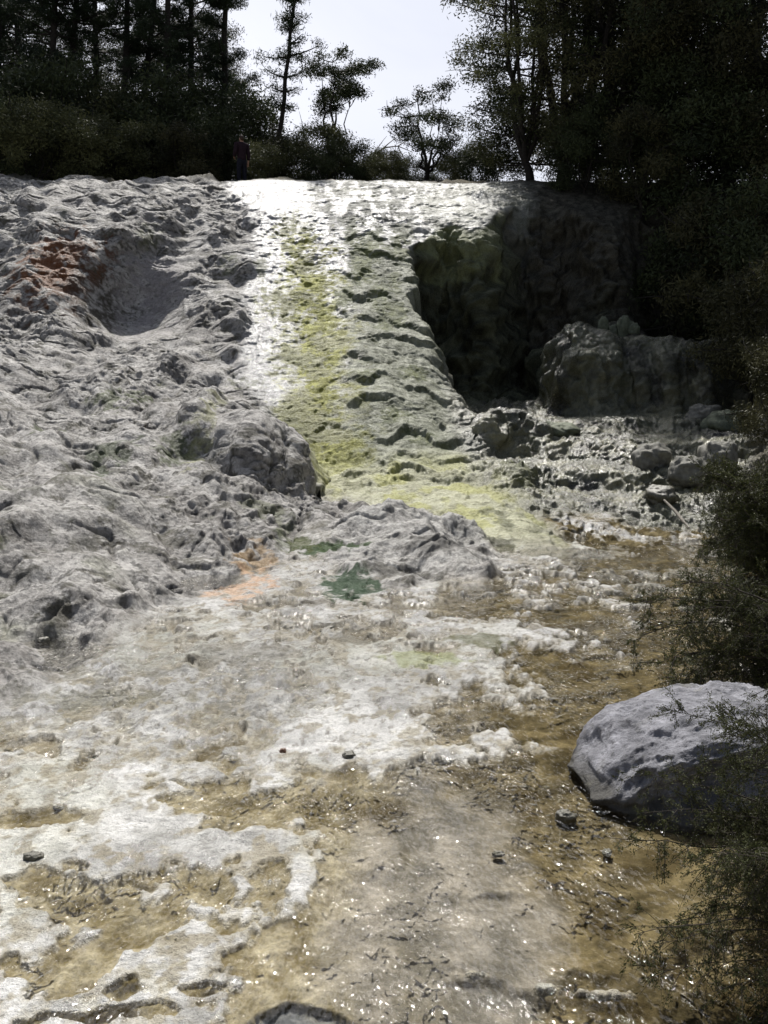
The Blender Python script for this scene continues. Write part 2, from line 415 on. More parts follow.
def build_ground():
    Ys = rows()
    du = .00118 / Q
    us = np.arange(-.455, .4551, du)
    ext = []; u = .455; st = du
    while u < 4: st *= 1.16; u += st; ext.append(u)
    us = np.concatenate([-np.array(ext[::-1]), us, ext])
    nr, nc = len(Ys), len(us)
    x = (us[None, :] * width_at(Ys)[:, None]).ravel(); y = np.repeat(Ys, nc)
    z = base_height(x, y)
    bear = 384 + 1000 * x / np.maximum(y, .5)          # compass bearing from the survey point
    L = level(y)
    # ---- region weights
    flat = sst(-.3, .25, x - np.interp(y, XLY, XLX)) * (1 - sst(11.3, 13.8, y + .5 * n2(x * .9, y * .6)))
    xr = np.interp(y, XRY, XRX); bank = sst(-.1, .5, x - xr) * (1 - sst(26, 28, y))
    basin = basin_mask(x, y)
    casc_l = np.interp(y, [16, 18, 20, 21, 24, 26.3, 28, 29.5, 31], [318, 305, 262, 243, 250, 262, 250, 228, 228])
    casc = sst(-14, 14, bear - casc_l + 14 * n2(x * 2, y * 2)) * sst(15.5, 17.8, y) * (1 - basin) * (1 - sst(30.5, 33, y))
    apron = sst(-40, 20, bear - np.interp(y, [11.5, 13, 15, 17, 18.5], [520, 470, 385, 322, 310])) * sst(11.8, 13.5, y) * (1 - sst(17.5, 19, y)) * (1 - sst(2.0, 3.0, x - np.interp(y, [12, 18.5], [.6, .0]) + .3 * n2(x, y))) 
    humpb = Blob(410, 538, 96, 34, .5); humpm = 1 - sst(.6, 1.2, humpb.d2(x, y, z, .5 * n2(x * 2.2, y * 2.2))); flat = flat * (1 - .9 * humpm)
    hill = (1 - flat) * (1 - basin) * (1 - casc) * (1 - bank) * (1 - apron)
    # ---- displacement
    gx = np.gradient(z.reshape(nr, nc), axis=1).ravel() / (np.gradient(x.reshape(nr, nc), axis=1).ravel() + 1e-9)
    zy = z.reshape(nr, nc); gy = np.gradient(zy, Ys, axis=0).ravel() - 0
    gx = np.clip(gx, -6, 6); gy = np.clip(gy, -6, 8)
    nrm = np.stack([-gx, -gy, np.ones_like(z)], 1); nrm /= np.linalg.norm(nrm, axis=1)[:, None]
    # terrace lips of the fall are wider than tall
    big = fbm3(x * .75, y * .75, z * .75, 3, .5, 5.)
    mid = ridge3(x * 1.5, y * 1.5, z * 2.1, 4, .52, 2.)
    fin = fbm3(x * 6.5, y * 6.5, z * 9, 4, .6, 9.)
    near = 1 - sst(7, 15, y)
    wx_ = .25 * fbm3(x * 1.2, y * 1.2, z * 1.2, 2, .5, 3.); sx = x + wx_ + .35 * z
    cr1 = (1 - sst(0, .11, np.abs(n3(sx * 1.1, y * 1.25 + wx_, z * 1.9)))) * sst(-.25, .25, n3(x * .9 + 4, y * .9, z * .9))
    cr2 = (1 - sst(0, .14, np.abs(n3(sx * 3.3, y * 3.6 + 2 * wx_, z * 5.5)))) * sst(-.2, .3, n3(x * 1.7, y * 1.7 + 8, z * 1.7))
    strata = fbm3(sx * 2.2, y * 4.5, z * 10, 4, .6, 14.)
    patch = .12 + .80 * sst(-.25, .50, n2(x * .45 + .3 * z, y * .38 + 3) + .45 * n2(x * 1.3, y * 1.1))
    low_r = sst(23.5, 25., y)
    A_mid = .07 * humpm + .060 * hill * patch * mix(1, .62, near) + .022 * casc + (.026 + .08 * low_r) * basin + .03 * apron + .03 * bank
    A_mid *= mix(1, .62, sst(-3.2, -4.5, x) * 0 + sst(23, 26, y) * (1 - basin))
    A_big = .30 * hill + .05 * casc + (.07 + .15 * low_r) * basin + .05 * apron
    A_fin = .019 * hill * mix(1, .6, near) * patch + .014 * casc + .03 * basin + .012 * apron + .02 * bank
    grit = fbm3(x * 15, y * 15, z * 19, 2, .6, 73.)
    rk = np.clip(hill + .8 * basin, 0, 1)
    d = A_mid * (mid - .35) + A_big * big + A_fin * (fin + .8 * strata) + .007 * grit * np.clip(hill + humpm + .6 * basin, 0, 1) - rk * mix(1, .7, near) * (.055 * cr1 +   .032 * cr2)
    def saw(p): p = p % 1.0; return p ** 1.6 * (1 - sst(.82, 1., p))
    tw1 = fbm2(x * .8, y * .55, 4, .6, 63.); tw2 = fbm2(x * 2.2, y * 1.6, 3, .6, 67.)
    gate1 = sst(-.45, .25, n2(x * .7 + 2, y * .6)); gate2 = sst(-.3, .3, n2(x * 1.9 + 5, y * 1.5))
    smooth_hollow = 1 - .65 * np.exp(-.9 * Blob(150, 290, 60, 45, 1.2).d2(x, y, z))
    far = sst(16, 22, y)
    led = mix(.085, .10, far) * saw(z * mix(3.2, 1.5, far) + 1.5 * tw1) * gate1 + mix(.020, .022, far) * saw(z * mix(10, 5., far) + 2.2 * tw1 + .7 * tw2) * gate2
    d = (d + np.clip(hill * patch + .95 * basin + .28 * casc + .4 * apron, 0, 1.3) * led) * smooth_hollow
    # steps down the fall
    wy = y + .5 * fbm2(x * 1.3, y * .5, 2, .5, 3.) + .05 * fin ; ph = (wy * 1.25) % 1.0
    step = (sst(0, .22, ph) * (1 - ph)) - .25
    wr = sst(325, 362, bear) * (1 - sst(26, 27.5, y)) * (.65 + .7 * n2(x * 1.1, y * .9 + 5))
    d -= .30 * sst(27.2, 29.2, y) * (1 - sst(33, 38, y))
    ph2 = (wy * 3.1 + 1.2 * n2(x * 1.3, y * .2)) % 1.0
    d += casc * (step * (.03 + .10 * np.clip(wr, 0, 1)) * (.35 + .9 * sst(-.3, .5, n2(x * 1.3 + 8, y * .9))) + (sst(0, .25, ph2) * (1 - ph2)) * .012 * sst(-.1, .5, n2(x * .8, y * .7 + 9)))
    dome = Blob(375, 405, 62, 48, 1.5); d += .28 * casc * np.exp(-1.2 * dome.d2(x, y, z))
    dome2 = Blob(360, 350, 40, 28, 1.5); d += .18 * casc * np.exp(-1.2 * dome2.d2(x, y, z))
    # hanging flutes on the dark cliff
    steep = sst(1.2, 3., np.abs(gy)) * sst(.3, .7, basin + sst(25.5, 26.5, y) * sst(.4, .8, x) * (1 - sst(27.8, 28.4, y)))
    h_lo = fbm3(x * .8, y * .8, z * .8, 2, .5, 88.)
    flu = fbm2(x * 2.6 + .5 * h_lo, z * .45 + y * .2, 3, .55, 4.)
    d += steep * ((.20 * flu + .50 * fbm3(x * .75, y * .6, z * .75, 4, .55, 31.) + .16 * (ridge3(x * 1.6, y * 1.2, z * 1.3, 4, .55, 44.) - .4)))
    # hollow in the left mound
    sc = Blob(138, 292, 52, 44, .9); d -= .85 * np.exp(-1.5 * sc.d2(x, y, z)) * (1 - basin)
    sc2 = Blob(70, 285, 40, 40, .9); d += .18 * np.exp(-1.5 * sc2.d2(x, y, z))
    sc3 = Blob(40, 210, 80, 26, 1.2); d += .22 * np.exp(-1.3 * sc3.d2(x, y, z))
    # ---- stream bed: crust islands against shallow water
    dry = np.full_like(x, .30)
    near_k = mix(.16, .3, sst(4, 9, y)); wxd = x + near_k * fbm2(x * 2.1, y * 1.7, 3, .55, 121.); wyd = y + near_k * fbm2(x * 2.1 + 9, y * 1.7, 3, .55, 131.)
    for px, py, rx, ry, a in ((650, 560, 190, 48, -.85), (600, 640, 75, 24, -.5), (590, 695, 100, 45, -1.2), (700, 640, 150, 60, -.9), (640, 800, 170, 90, -1.6),
                              (700, 900, 260, 130, -1.5), (440, 860, 120, 90, -1.5), (430, 970, 160, 70, -1.4), (170, 925, 150, 60, .35), (110, 1000, 120, 40, .3), (75, 855, 16, 5, -.9), (90, 880, 26, 8, -1.), (30, 902, 26, 14, -1.), (132, 940, 46, 16, -1.), (82, 862, 14, 6, -.8), (138, 878, 10, 6, -1.2), (128, 985, 18, 9, -1.3), (195, 985, 12, 8, -1.), (240, 890, 40, 12, -.9), (100, 1015, 60, 10, -1.2), (200, 850, 120, 30, .3), (350, 815, 50, 60, -.55), (470, 605, 70, 14, -1.0),
                              (380, 635, 30, 9, -.8), (470, 722, 55, 16, -1.2), (280, 798, 42, 20, -1.25), (205, 815, 55, 14, -.85), (190, 790, 50, 7, -.6), (40, 822, 55, 12, -1.3),
                              (40, 740, 60, 10, -.9), (215, 868, 60, 22, -.95), (215, 905, 60, 18, -.85), (60, 905, 80, 32, -.75), (60, 968, 48, 20, -1.2), (130, 935, 60, 24, -.7), (150, 985, 40, 10, -.7),
                              (90, 1010, 90, 14, -.9), (20, 880, 40, 14, -.6), (480, 690, 30, 10, -.5), (240, 760, 70, 12, -.2),
                              (150, 838, 150, 13, .7), (290, 860, 26, 60, .5), (400, 690, 100, 46, .55), (500, 760, 30, 26, .5), (420, 745, 110, 12, .6), (570, 600, 60, 9, .55), (485, 892, 60, 9, 1.5), (545, 985, 110, 13, 1.5), (640, 917, 60, 8, 1.4), (490, 970, 50, 12, 1.2),
                              (150, 690, 260, 50, .35), (600, 655, 26, 8, .9), (610, 545, 60, 4, .7), (640, 575, 50, 4, .7), (520, 640, 60, 10, .6), (330, 950, 60, 14, .2), (540, 905, 70, 5, .9), (450, 970, 34, 8, 1.6), (590, 960, 60, 5, 1.0)):
        cc = hit(px, py); yy = [cc[1] * cc[1] / (2200.) * ry]
        dx = (wxd - cc[0]) / (rx / FOC * cc[1]); dy = (wyd - cc[1]) / max(yy[0], .02)
        dry += a * np.exp(-np.minimum(dx * dx + dy * dy, 40))
    nz = fbm2(x * 1.5, y * .95, 5, .56, 2.)
    nzf = fbm2(x * 7, y * 5, 4, .6, 8.)
    s = dry * mix(1.15, .85, sst(5, 7, y)) + mix(.5, .66, sst(5, 7, y)) * nz + .36 * nzf + .25 * fbm2(x * 3.3 + y * .8, y * 2.2, 3, .6, 19.)
    s = s + sst(7, 9, y) * (.55 * n2(x * .9 + .4 * y, y * 3.3) + .25 * n2(x * 2.1, y * 7)) 
    isl = sst(-.10, .12, s)
    lump = np.maximum(fbm2(x * 3.1, y * 2.6, 5, .58, 12.), -.3)
    rough = sst(9.5, 7.2, y) * sst(.2, -.8, x) * sst(5.4, 6.6, y) + sst(9, 12, y)
    edge = np.exp(-(s / .10) ** 2)
    hgt = mix(.009, .034, sst(4.5, 10, y))
    rel = -.016 + (.016 + hgt * .55) * isl + .010 * edge * sst(5.5, 9, y) + isl * (.010 + .035 * np.clip(rough, 0, 1)) * lump - (1 - isl) * .03 * sst(-.1, -1.2, s) + .003 * nzf * (1 - isl)
    d = d * (1 - flat) + flat * rel * .98 + flat * .006 * fin * (.25 + .75 * isl)
    slab = hit(300, 1032); sdx = (x - slab[0]) / .215; sdy = (y - slab[1]) / .20; sq = sdx * sdx + sdy * sdy + .25 * nzf
    d -= .03 * (1 - sst(.85, 1.05, sq)) * (y < 4.5)
    x2 = x + nrm[:, 0] * d; y2 = y + nrm[:, 1] * d; z2 = z + nrm[:, 2] * d
    pool_basin = (y < 15.4) & (basin > .5)
    z2 = mix(z2, np.minimum(z2, L + .10), sst(15.5, 14.3, y + .7 * n2(x * .8, 2.2 + y * .3) + .3 * n2(x * 2.5, y)) * (basin > .3) * (x < xr))
    # ---- colours (pigments of sinter, sulphur, algae, iron; some shade and sheen painted in)
    n = len(x); col = np.zeros((n, 3)); wet = np.zeros(n)
    def C(*v): return np.array(v)
    h1 = fbm3(x * .9, y * .9, z * .9, 4, .55, 21.)[:, None]; h2 = fbm3(x * 5, y * 5, z * 5, 4, .62, 27.)[:, None]
    def paint(m, cl, w=None):
        nonlocal col, wet
        m = np.clip(m, 0, 1); col = mix(col, cl, m[:, None])
        if w is not None: wet = mix(wet, w, m)
    g = np.clip(.5 + .55 * h1 + .4 * h2, 0, 1)
    g = np.clip(g + .25 * (strata[:, None]), 0, 1); pit3 = fbm3(x * 12, y * 12, z * 16, 3, .65, 37.); pit1 = fbm3(x * 2.6, y * 2.6, z * 5, 4, .62, 39.)
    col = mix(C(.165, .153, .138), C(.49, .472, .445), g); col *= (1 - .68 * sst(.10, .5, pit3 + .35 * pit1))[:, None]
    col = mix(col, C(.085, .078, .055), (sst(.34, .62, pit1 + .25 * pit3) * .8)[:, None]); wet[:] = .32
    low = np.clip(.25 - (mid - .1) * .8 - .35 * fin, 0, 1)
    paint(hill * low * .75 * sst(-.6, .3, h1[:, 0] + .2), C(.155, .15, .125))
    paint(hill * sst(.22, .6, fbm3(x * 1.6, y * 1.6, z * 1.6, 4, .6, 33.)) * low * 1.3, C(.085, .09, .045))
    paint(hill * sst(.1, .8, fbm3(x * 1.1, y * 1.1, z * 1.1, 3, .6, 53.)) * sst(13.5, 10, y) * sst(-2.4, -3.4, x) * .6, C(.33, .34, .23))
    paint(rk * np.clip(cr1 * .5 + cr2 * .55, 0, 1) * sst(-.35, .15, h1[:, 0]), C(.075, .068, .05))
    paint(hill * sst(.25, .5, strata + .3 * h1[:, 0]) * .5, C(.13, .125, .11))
    # falling film
    streak = .6 * fbm2(x * 4.5 + .5 * tw1, y * .8, 4, .6, 6.) + .5 * strata
    paint(casc, mix(C(.17, .17, .17), C(.46, .46, .46), np.clip(.5 + .8 * streak[:, None] + .3 * h2, 0, 1)), .8)
    rr = casc * sst(338, 358, bear + 14 * h2[:, 0] + 10 * streak)
    paint(rr * (1 - sst(25.5, 27, y)), mix(C(.085, .095, .05), C(.30, .31, .235), np.clip(.5 + .9 * streak[:, None] + .5 * h2, 0, 1)), .34)
    lowstep = sst(.15, .0, ph) + sst(.8, 1., ph)
    paint(rr * lowstep * .45 * np.clip(.4 + 1.2 * h1[:, 0] + .6 * streak, 0, 1), C(.12, .135, .055))  # undersides of the steps shaded with darker green paint
    yc = np.interp(y, [17.5, 19, 20.5, 22, 24, 26.3, 27.5], [322, 321, 315, 319, 308, 303, 305]); yw = np.interp(y, [18, 20, 22, 24, 26, 27.6], [44, 44, 40, 32, 26, 12])
    yel = casc * (1 - sst(.25, 1.35, np.abs(bear - yc + 22 * h1[:, 0] + 22 * h2[:, 0]) / yw)) * (1 - sst(26.3, 27.8, y + .8 * streak))
    paint(yel * .95, mix(C(.20, .20, .028), C(.41, .41, .085), np.clip(.45 + .9 * streak[:, None] + .6 * h2, 0, 1)), .22)
    paint(yel * sst(.05, .35, h1[:, 0] + .7 * h2[:, 0]) * .8, C(.10, .105, .022), .4)
    for px, py, rx, ry in ((615 / 2, 268, 20, 8), (330, 350, 18, 10), (300, 410, 20, 18), (316, 425, 14, 12), (340, 440, 20, 8), (318, 378, 16, 6)):
        paint(casc * Blob(px, py, rx, ry).m(x, y, z, .9 * h2[:, 0] + .5 * h1[:, 0], .3, 1.) * .8, C(.17, .17, .045), .4)
    for px, py, rx, ry in ((372, 243, 16, 22), (352, 222, 14, 8), (318, 188, 12, 5), (345, 179, 22, 3), (372, 187, 14, 4), (392, 200, 8, 10), (365, 275, 14, 12), (396, 285, 9, 14), (430, 205, 14, 9), (385, 330, 12, 8), (400, 250, 12, 18), (440, 232, 10, 16), (470, 215, 20, 8), (362, 262, 14, 26), (380, 300, 12, 22), (352, 236, 10, 14), (405, 235, 12, 20), (398, 318, 10, 18), (345, 300, 10, 12), (430, 190, 16, 5), (412, 380, 16, 10), (395, 425, 22, 9), (365, 385, 22, 6), (420, 445, 18, 6)):
        paint(Blob(px, py, rx, ry).m(x, y, z, 1.1 * h2[:, 0] + .5 * h1[:, 0], .25, 1.) * .9, mix(C(.075, .09, .035), C(.17, .19, .06), np.clip(.5 + h2, 0, 1)), .3)
    top = casc * sst(26.3, 28, y) * sst(.1, .5, streak + .4 * h2[:, 0])
    paint(casc * sst(26.0, 27.5, y) * sst(292, 318, bear + 18 * streak) * sst(.35, -.15, streak + .5 * h1[:, 0]), mix(C(.14, .145, .115), C(.36, .36, .32), np.clip(.5 + h2 + .5 * h1, 0, 1)), .3)
    paint(top * .6, C(.20, .20, .18), .6)
    paint(sst(395, 440, bear + 30 * h1[:, 0]) * sst(26.2, 27.4, y) * (1 - sst(30.5, 32, y)) * (1 - sst(520, 560, bear)) * .6, mix(C(.17, .18, .12), C(.40, .41, .36), np.clip(.5 + h1 + .5 * h2, 0, 1)), .6)
    # apron
    paint(apron * .9, mix(C(.22, .22, .11), C(.46, .46, .29), np.clip(.5 + .9 * h1 + .5 * h2, 0, 1)), .42)
    paint(apron * sst(-.05, .35, fbm2(x * 1.3, y * .8, 4, .55, 41.)) * .7, C(.34, .34, .085), .35)
    paint(apron * low * .8 * sst(0, .5, h1[:, 0] + .2), C(.16, .15, .09))
    # basin ledges, alcove
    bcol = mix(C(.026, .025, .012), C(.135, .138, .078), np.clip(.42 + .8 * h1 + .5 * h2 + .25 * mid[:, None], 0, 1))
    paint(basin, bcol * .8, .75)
    paint(basin * sst(15.2, 16, y) * (1 - sst(22, 22.6, y)) * sst(-.1, .5, fbm3(x * 1.8, y * 1.8, z * 1.8, 3, .6, 77.)) * .7, C(.24, .23, .14), .8)
    paint(basin * sst(15.2, 16, y) * (1 - sst(21.5, 22.2, y)) * low, C(.06, .05, .03), .7)
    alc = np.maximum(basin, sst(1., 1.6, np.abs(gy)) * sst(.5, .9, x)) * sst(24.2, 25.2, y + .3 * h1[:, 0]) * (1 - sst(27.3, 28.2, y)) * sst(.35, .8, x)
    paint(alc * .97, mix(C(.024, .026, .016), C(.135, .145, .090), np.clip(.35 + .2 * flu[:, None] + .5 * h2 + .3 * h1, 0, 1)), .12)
    paint(alc * sst(.25, .6, h1[:, 0] + .5 * h2[:, 0]) * sst(5.5, 7.5, z), C(.16, .18, .07), .3)
    paint(alc * Blob(455, 240, 55, 40, 1.2).m(x, y, z, .8 * h2[:, 0] + .5 * h1[:, 0], .2, 1.2) * .8, C(.20, .22, .10), .5)
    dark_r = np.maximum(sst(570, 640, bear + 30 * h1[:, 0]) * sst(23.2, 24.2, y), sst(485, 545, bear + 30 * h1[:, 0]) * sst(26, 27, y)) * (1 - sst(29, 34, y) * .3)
    paint(dark_r, mix(C(.03, .028, .02), C(.09, .085, .065), np.clip(.5 + h2, 0, 1)), .15)  # dark rock colour with the shade of the trees painted in
    paint(bank, mix(C(.10, .09, .065), C(.24, .225, .17), np.clip(.5 + h2 + h1, 0, 1)), .2)
    paint(sst(30.3, 31.5, y), mix(C(.04, .037, .025), C(.10, .09, .06), np.clip(.5 + h1 + .6 * h2, 0, 1)), .05)
    # iron and algae stains on the left mound
    for px, py, rx, ry, cl, k in ((66, 268, 40, 42, (.10, .044, .018), 1.), (56, 262, 26, 30, (.17, .065, .020), .95), (78, 285, 8, 30, (.06, .03, .016), .7), (102, 300, 16, 26, (.045, .038, .022), .95), (80, 245, 24, 8, (.10, .05, .03), .6), (152, 285, 34, 40, (.33, .31, .31), .6),
                                  (118, 398, 26, 10, (.07, .085, .03), .9), (112, 452, 18, 18, (.055, .07, .03), .95), (176, 452, 20, 16, (.065, .08, .03), .9), (58, 436, 18, 10, (.075, .09, .035), .9), (230, 264, 8, 10, (.10, .11, .05), .8),
                                  (262, 266, 6, 10, (.12, .13, .06), .8), (238, 382, 22, 8, (.11, .12, .055), .7), (150, 235, 10, 10, (.11, .12, .06), .6), (30, 500, 24, 12, (.10, .10, .07), .6), (208, 402, 10, 12, (.26, .26, .13), .7),
                                  (335, 547, 34, 7, (.065, .095, .035), .95), (348, 588, 28, 13, (.055, .09, .05), .95), (285, 545, 14, 7, (.08, .10, .03), .8), (265, 513, 24, 6, (.12, .13, .07), .7), (500, 520, 22, 12, (.10, .105, .04), .8), (525, 478, 22, 12, (.12, .13, .05), .8),
                                  (250, 560, 22, 16, (.36, .22, .07), .6), (245, 585, 34, 16, (.52, .33, .20), .75), (228, 605, 26, 12, (.52, .38, .27), .6), (320, 610, 5, 3, (.1, .09, .08), .8), (410, 655, 36, 10, (.45, .47, .30), .7), (420, 668, 16, 5, (.33, .38, .12), .8)):
        paint(Blob(px, py, rx, ry).m(x, y, z, 1.5 * h2[:, 0] + .8 * h1[:, 0], .05, 1.25) * k, C(*cl), .35)
    # centre hump stays grey and rough
    hump = Blob(410, 540, 92, 34, .5).m(x, y, z, .8 * h1[:, 0], .5, 1.1) * (1 - basin)
    paint(hump * .8, mix(C(.11, .105, .095), C(.38, .37, .345), np.clip(.42 + .8 * h2 + .4 * mid[:, None], 0, 1)), .45)
    # bed of the stream
    br = sst(-.35, .25, fbm2(x * 1.1, y * .8, 3, .5, 61.))[:, None]
    flow = fbm2((x + .5 * y) * 1.2, (y - .5 * x) * 5., 4, .6, 83.)
    bed = mix(C(.056, .046, .025), C(.19, .155, .086), np.clip(.5 + .35 * h2 + .35 * nzf[:, None] + .5 * flow[:, None], 0, 1))
    bed = mix(bed, C(.06, .046, .022), (sst(.15, .6, fbm2(x * 2.3, y * 1.9, 4, .6, 71.)) * .7)[:, None])
    grey = sst(.9, -.1, x + .3 * nz - .25 * sst(8, 10, y)) * sst(5.2, 6.3, y); bed = mix(bed, mix(C(.17, .15, .115), C(.36, .335, .285), np.clip(.5 + .5 * h2 + .5 * nzf[:, None], 0, 1)), (grey * .72)[:, None])
    sheet = Blob(430, 900, 150, 140, .5).m(x, y, z, .5 * h1[:, 0] + .5 * nz, .5, 1.25)
    bed = mix(bed, mix(C(.135, .126, .108), C(.295, .272, .235), np.clip(.5 + .7 * h2 + .5 * nz[:, None], 0, 1)), sheet[:, None])  # sheet colour: pale mud with sky sheen painted in
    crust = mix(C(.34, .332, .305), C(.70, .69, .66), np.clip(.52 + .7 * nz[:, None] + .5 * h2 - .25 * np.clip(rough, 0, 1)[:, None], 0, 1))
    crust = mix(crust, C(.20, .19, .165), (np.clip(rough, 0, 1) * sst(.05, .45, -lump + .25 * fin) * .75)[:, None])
    crust = mix(crust, C(.50, .50, .33), (sst(.1, .7, fbm2(x * .8, y * .6, 3, .5, 91.)) * .25)[:, None])
    crust = mix(crust, C(.30, .26, .17), (sst(.30, .55, fbm2(x * 4.2, y * 3., 4, .6, 97.)) * .75)[:, None])
    pits = fbm2(x * 13, y * 9, 3, .65, 23.)
    crust = mix(crust, mix(C(.30, .265, .185), C(.45, .42, .34), np.clip(.5 + h2, 0, 1)), (sst(.55, -.05, s + .35 * nzf) * .85)[:, None])
    film = sst(.05, -.35, wxd + .25 * nz) * sst(6.4, 5.2, y); bed = mix(bed, mix(C(.17, .14, .075), C(.38, .345, .25), np.clip(.5 + .5 * h2 + .6 * nzf[:, None], 0, 1)), (film * .8)[:, None])
    crust = mix(crust, C(.17, .15, .11), (sst(.38, .62, pits) * .6 * sst(4.2, 6., y))[:, None])
    isc = sst(mix(-.10, -.26, sst(4.5, 7, y)), mix(.06, .15, sst(4.5, 7, y)), s + .05 * fin + .10 * nzf)
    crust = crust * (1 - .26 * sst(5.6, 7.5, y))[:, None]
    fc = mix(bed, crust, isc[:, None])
    fc = mix(fc, C(.12, .095, .06), (np.exp(-((s + .10) / .05) ** 2) * .40 * sst(-.3, .4, nzf))[:, None])
    slm = (1 - sst(.85, 1.0, sq)) * (y < 4.5); fc = mix(fc, mix(C(.13, .135, .14), C(.24, .235, .21), np.clip(.5 + nzf[:, None], 0, 1)), slm[:, None])
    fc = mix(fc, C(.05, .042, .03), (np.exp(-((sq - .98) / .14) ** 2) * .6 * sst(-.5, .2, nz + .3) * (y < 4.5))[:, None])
    orange = Blob(245, 582, 34, 26, .5).m(x, y, z, 1. * h2[:, 0], .3, 1.1)
    keep = np.clip(flat * (1 - bank) * (1 - orange) * (1 - .9 * Blob(348, 588, 28, 13).m(x, y, z, .8 * h2[:, 0], .25, 1.)), 0, 1)
    col = mix(col, fc, keep[:, None]); wet = mix(wet, mix(.75, mix(.36, .95, sst(-.1, .5, fbm2(x * 2.1, y * 1.5, 4, .6, 111.))), isc), keep)
    pb = pool_basin & (x < xr + .3)
    pbm = (sst(15.3, 14.5, y + .7 * n2(x * .8, 2.2 + y * .3) + .3 * n2(x * 2.5, y)) * sst(.3, .7, basin) * (1 - bank))
    col = mix(col, fc, pbm[:, None]); 
    for px, py, rx, ry, cl, k in ((335, 547, 36, 8, (.045, .075, .028), .95), (350, 588, 30, 13, (.045, .075, .042), .95), (300, 545, 16, 7, (.075, .09, .03), .8), (480, 642, 30, 7, (.10, .105, .045), .7), (400, 575, 40, 5, (.09, .085, .07), .7), (310, 605, 20, 5, (.10, .09, .07), .7),
                                  (440, 560, 40, 9, (.09, .085, .075), .6), (500, 545, 14, 7, (.07, .07, .05), .7), (420, 660, 40, 9, (.26, .29, .13), .6), (360, 640, 26, 6, (.14, .125, .09), .7), (100, 700, 90, 9, (.17, .165, .12), .5), (240, 655, 60, 12, (.16, .15, .125), .6)):
        paint(Blob(px, py, rx, ry).m(x, y, z, .7 * h2[:, 0] + .7 * nzf, .6, 1.35) * k, C(*cl), .12)
    V = np.stack([x2, y2, z2], 1)
    ii, jj = np.meshgrid(np.arange(nr - 1), np.arange(nc - 1), indexing='ij')
    F = np.stack([ii * nc + jj, ii * nc + jj + 1, (ii + 1) * nc + jj + 1, (ii + 1) * nc + jj], -1).reshape(-1, 4)
    me = build_mesh('ground', V, F, True, {'col': np.clip(col, .01, .9), 'wet': np.clip(wet, 0, 1), 'under': np.clip(keep * (1 - isc) + pbm * (1 - isc), 0, 1)}, M_GROUND)
    tag(link('ground', me), kind='structure')
    return us, Ys, z2.reshape(nr, nc)

GU, GY, GZ = build_ground()

def surf(x, y):
    """finished ground height"""
    i = np.clip(np.searchsorted(GY, y) - 1, 0, len(GY) - 2); u = x / width_at(y); j = np.clip(np.searchsorted(GU, u) - 1, 0, len(GU) - 2)
    return float(GZ[i:i + 2, j:j + 2].mean())

# ----------------------------------------------------------------------------- water
def build_water():
    Ys = np.concatenate([np.linspace(-1, 3, 20), 3 + np.cumsum(np.linspace(.03, .09, 205))]); Ys = Ys[Ys < 15.7]
    us = np.linspace(-.46, .46, 300)
    X = us[None] * width_at(Ys)[:, None]; Y = np.repeat(Ys[:, None], 300, 1)
    Z = level(Y) + .002 * n2((X * 4).ravel(), (Y * 4).ravel()).reshape(X.shape) + .003 * n2((X * 1.5).ravel() + 3, (Y * 1.1).ravel()).reshape(X.shape)
    G = np.array([[surf(a, b) for a, b in zip(rx, ry)] for rx, ry in zip(X, Y)])
    under = G < Z + .012
    nr, nc = X.shape; idx = np.arange(nr * nc).reshape(nr, nc)
    k = under[:-1, :-1] | under[1:, :-1] | under[:-1, 1:] | under[1:, 1:]
    F = np.stack([idx[:-1, :-1], idx[:-1, 1:], idx[1:, 1:], idx[1:, :-1]], -1)[k]
    used = np.unique(F); mp = np.zeros(nr * nc, int); mp[used] = np.arange(len(used))
    V = np.stack([X, Y, Z], -1).reshape(-1, 3)[used]
    tag(link('stream_water', build_mesh('stream_water', V, mp[F], True, None, M_WATER)), kind='structure')
    xs = np.linspace(1.0, 4.6, 40); ys = np.linspace(21.4, 24.4, 40); X, Y = np.meshgrid(xs, ys)
    Z = 1.87 + .006 * n2((X * 3).ravel(), (Y * 3).ravel()).reshape(X.shape) + .05 * sst(22.5, 24, Y)
    G = np.array([[surf(a, b) for a, b in zip(rx, ry)] for rx, ry in zip(X, Y)])
    under = (G < Z + .02); idx = np.arange(1600).reshape(40, 40)
    k = under[:-1, :-1] & under[1:, :-1] & under[:-1, 1:] & under[1:, 1:] & (Y[1:, 1:] > 22.0)
    F = np.stack([idx[:-1, :-1], idx[:-1, 1:], idx[1:, 1:], idx[1:, :-1]], -1)[k]
    if len(F): tag(link('upper_pool_water', build_mesh('upper_pool_water', np.stack([X, Y, Z], -1).reshape(-1, 3), F, True, None, M_WATER)), kind='structure')
build_water()

# ----------------------------------------------------------------------------- plants
def bez(a, b, c_, n=8):
    t = np.linspace(0, 1, n)[:, None]
    return (1 - t) ** 2 * a + 2 * t * (1 - t) * b + t * t * c_

def clump_leaves(cs, rs, n, flat=.7, rg=rng):
    """n points spread in lens-shaped leaf clumps, thicker towards their skins"""
    cs = np.asarray(cs); rs = np.asarray(rs)
    wgt = rs ** 2.2; k = rg.choice(len(cs), n, p=wgt / wgt.sum())
    v = rg.normal(size=(n, 3)); v /= np.linalg.norm(v, axis=1)[:, None]
    u = rg.uniform(0, 1, n) ** .45 * (1 + .18 * rg.normal(size=n))
    P = cs[k] + v * (u * rs[k])[:, None] * np.array([1, 1, flat])
    tone_c = rg.uniform(0, 1, len(cs)); tone = np.clip(.85 * tone_c[k] + .15 * rg.uniform(0, 1, n), 0, 1)
    return P, tone

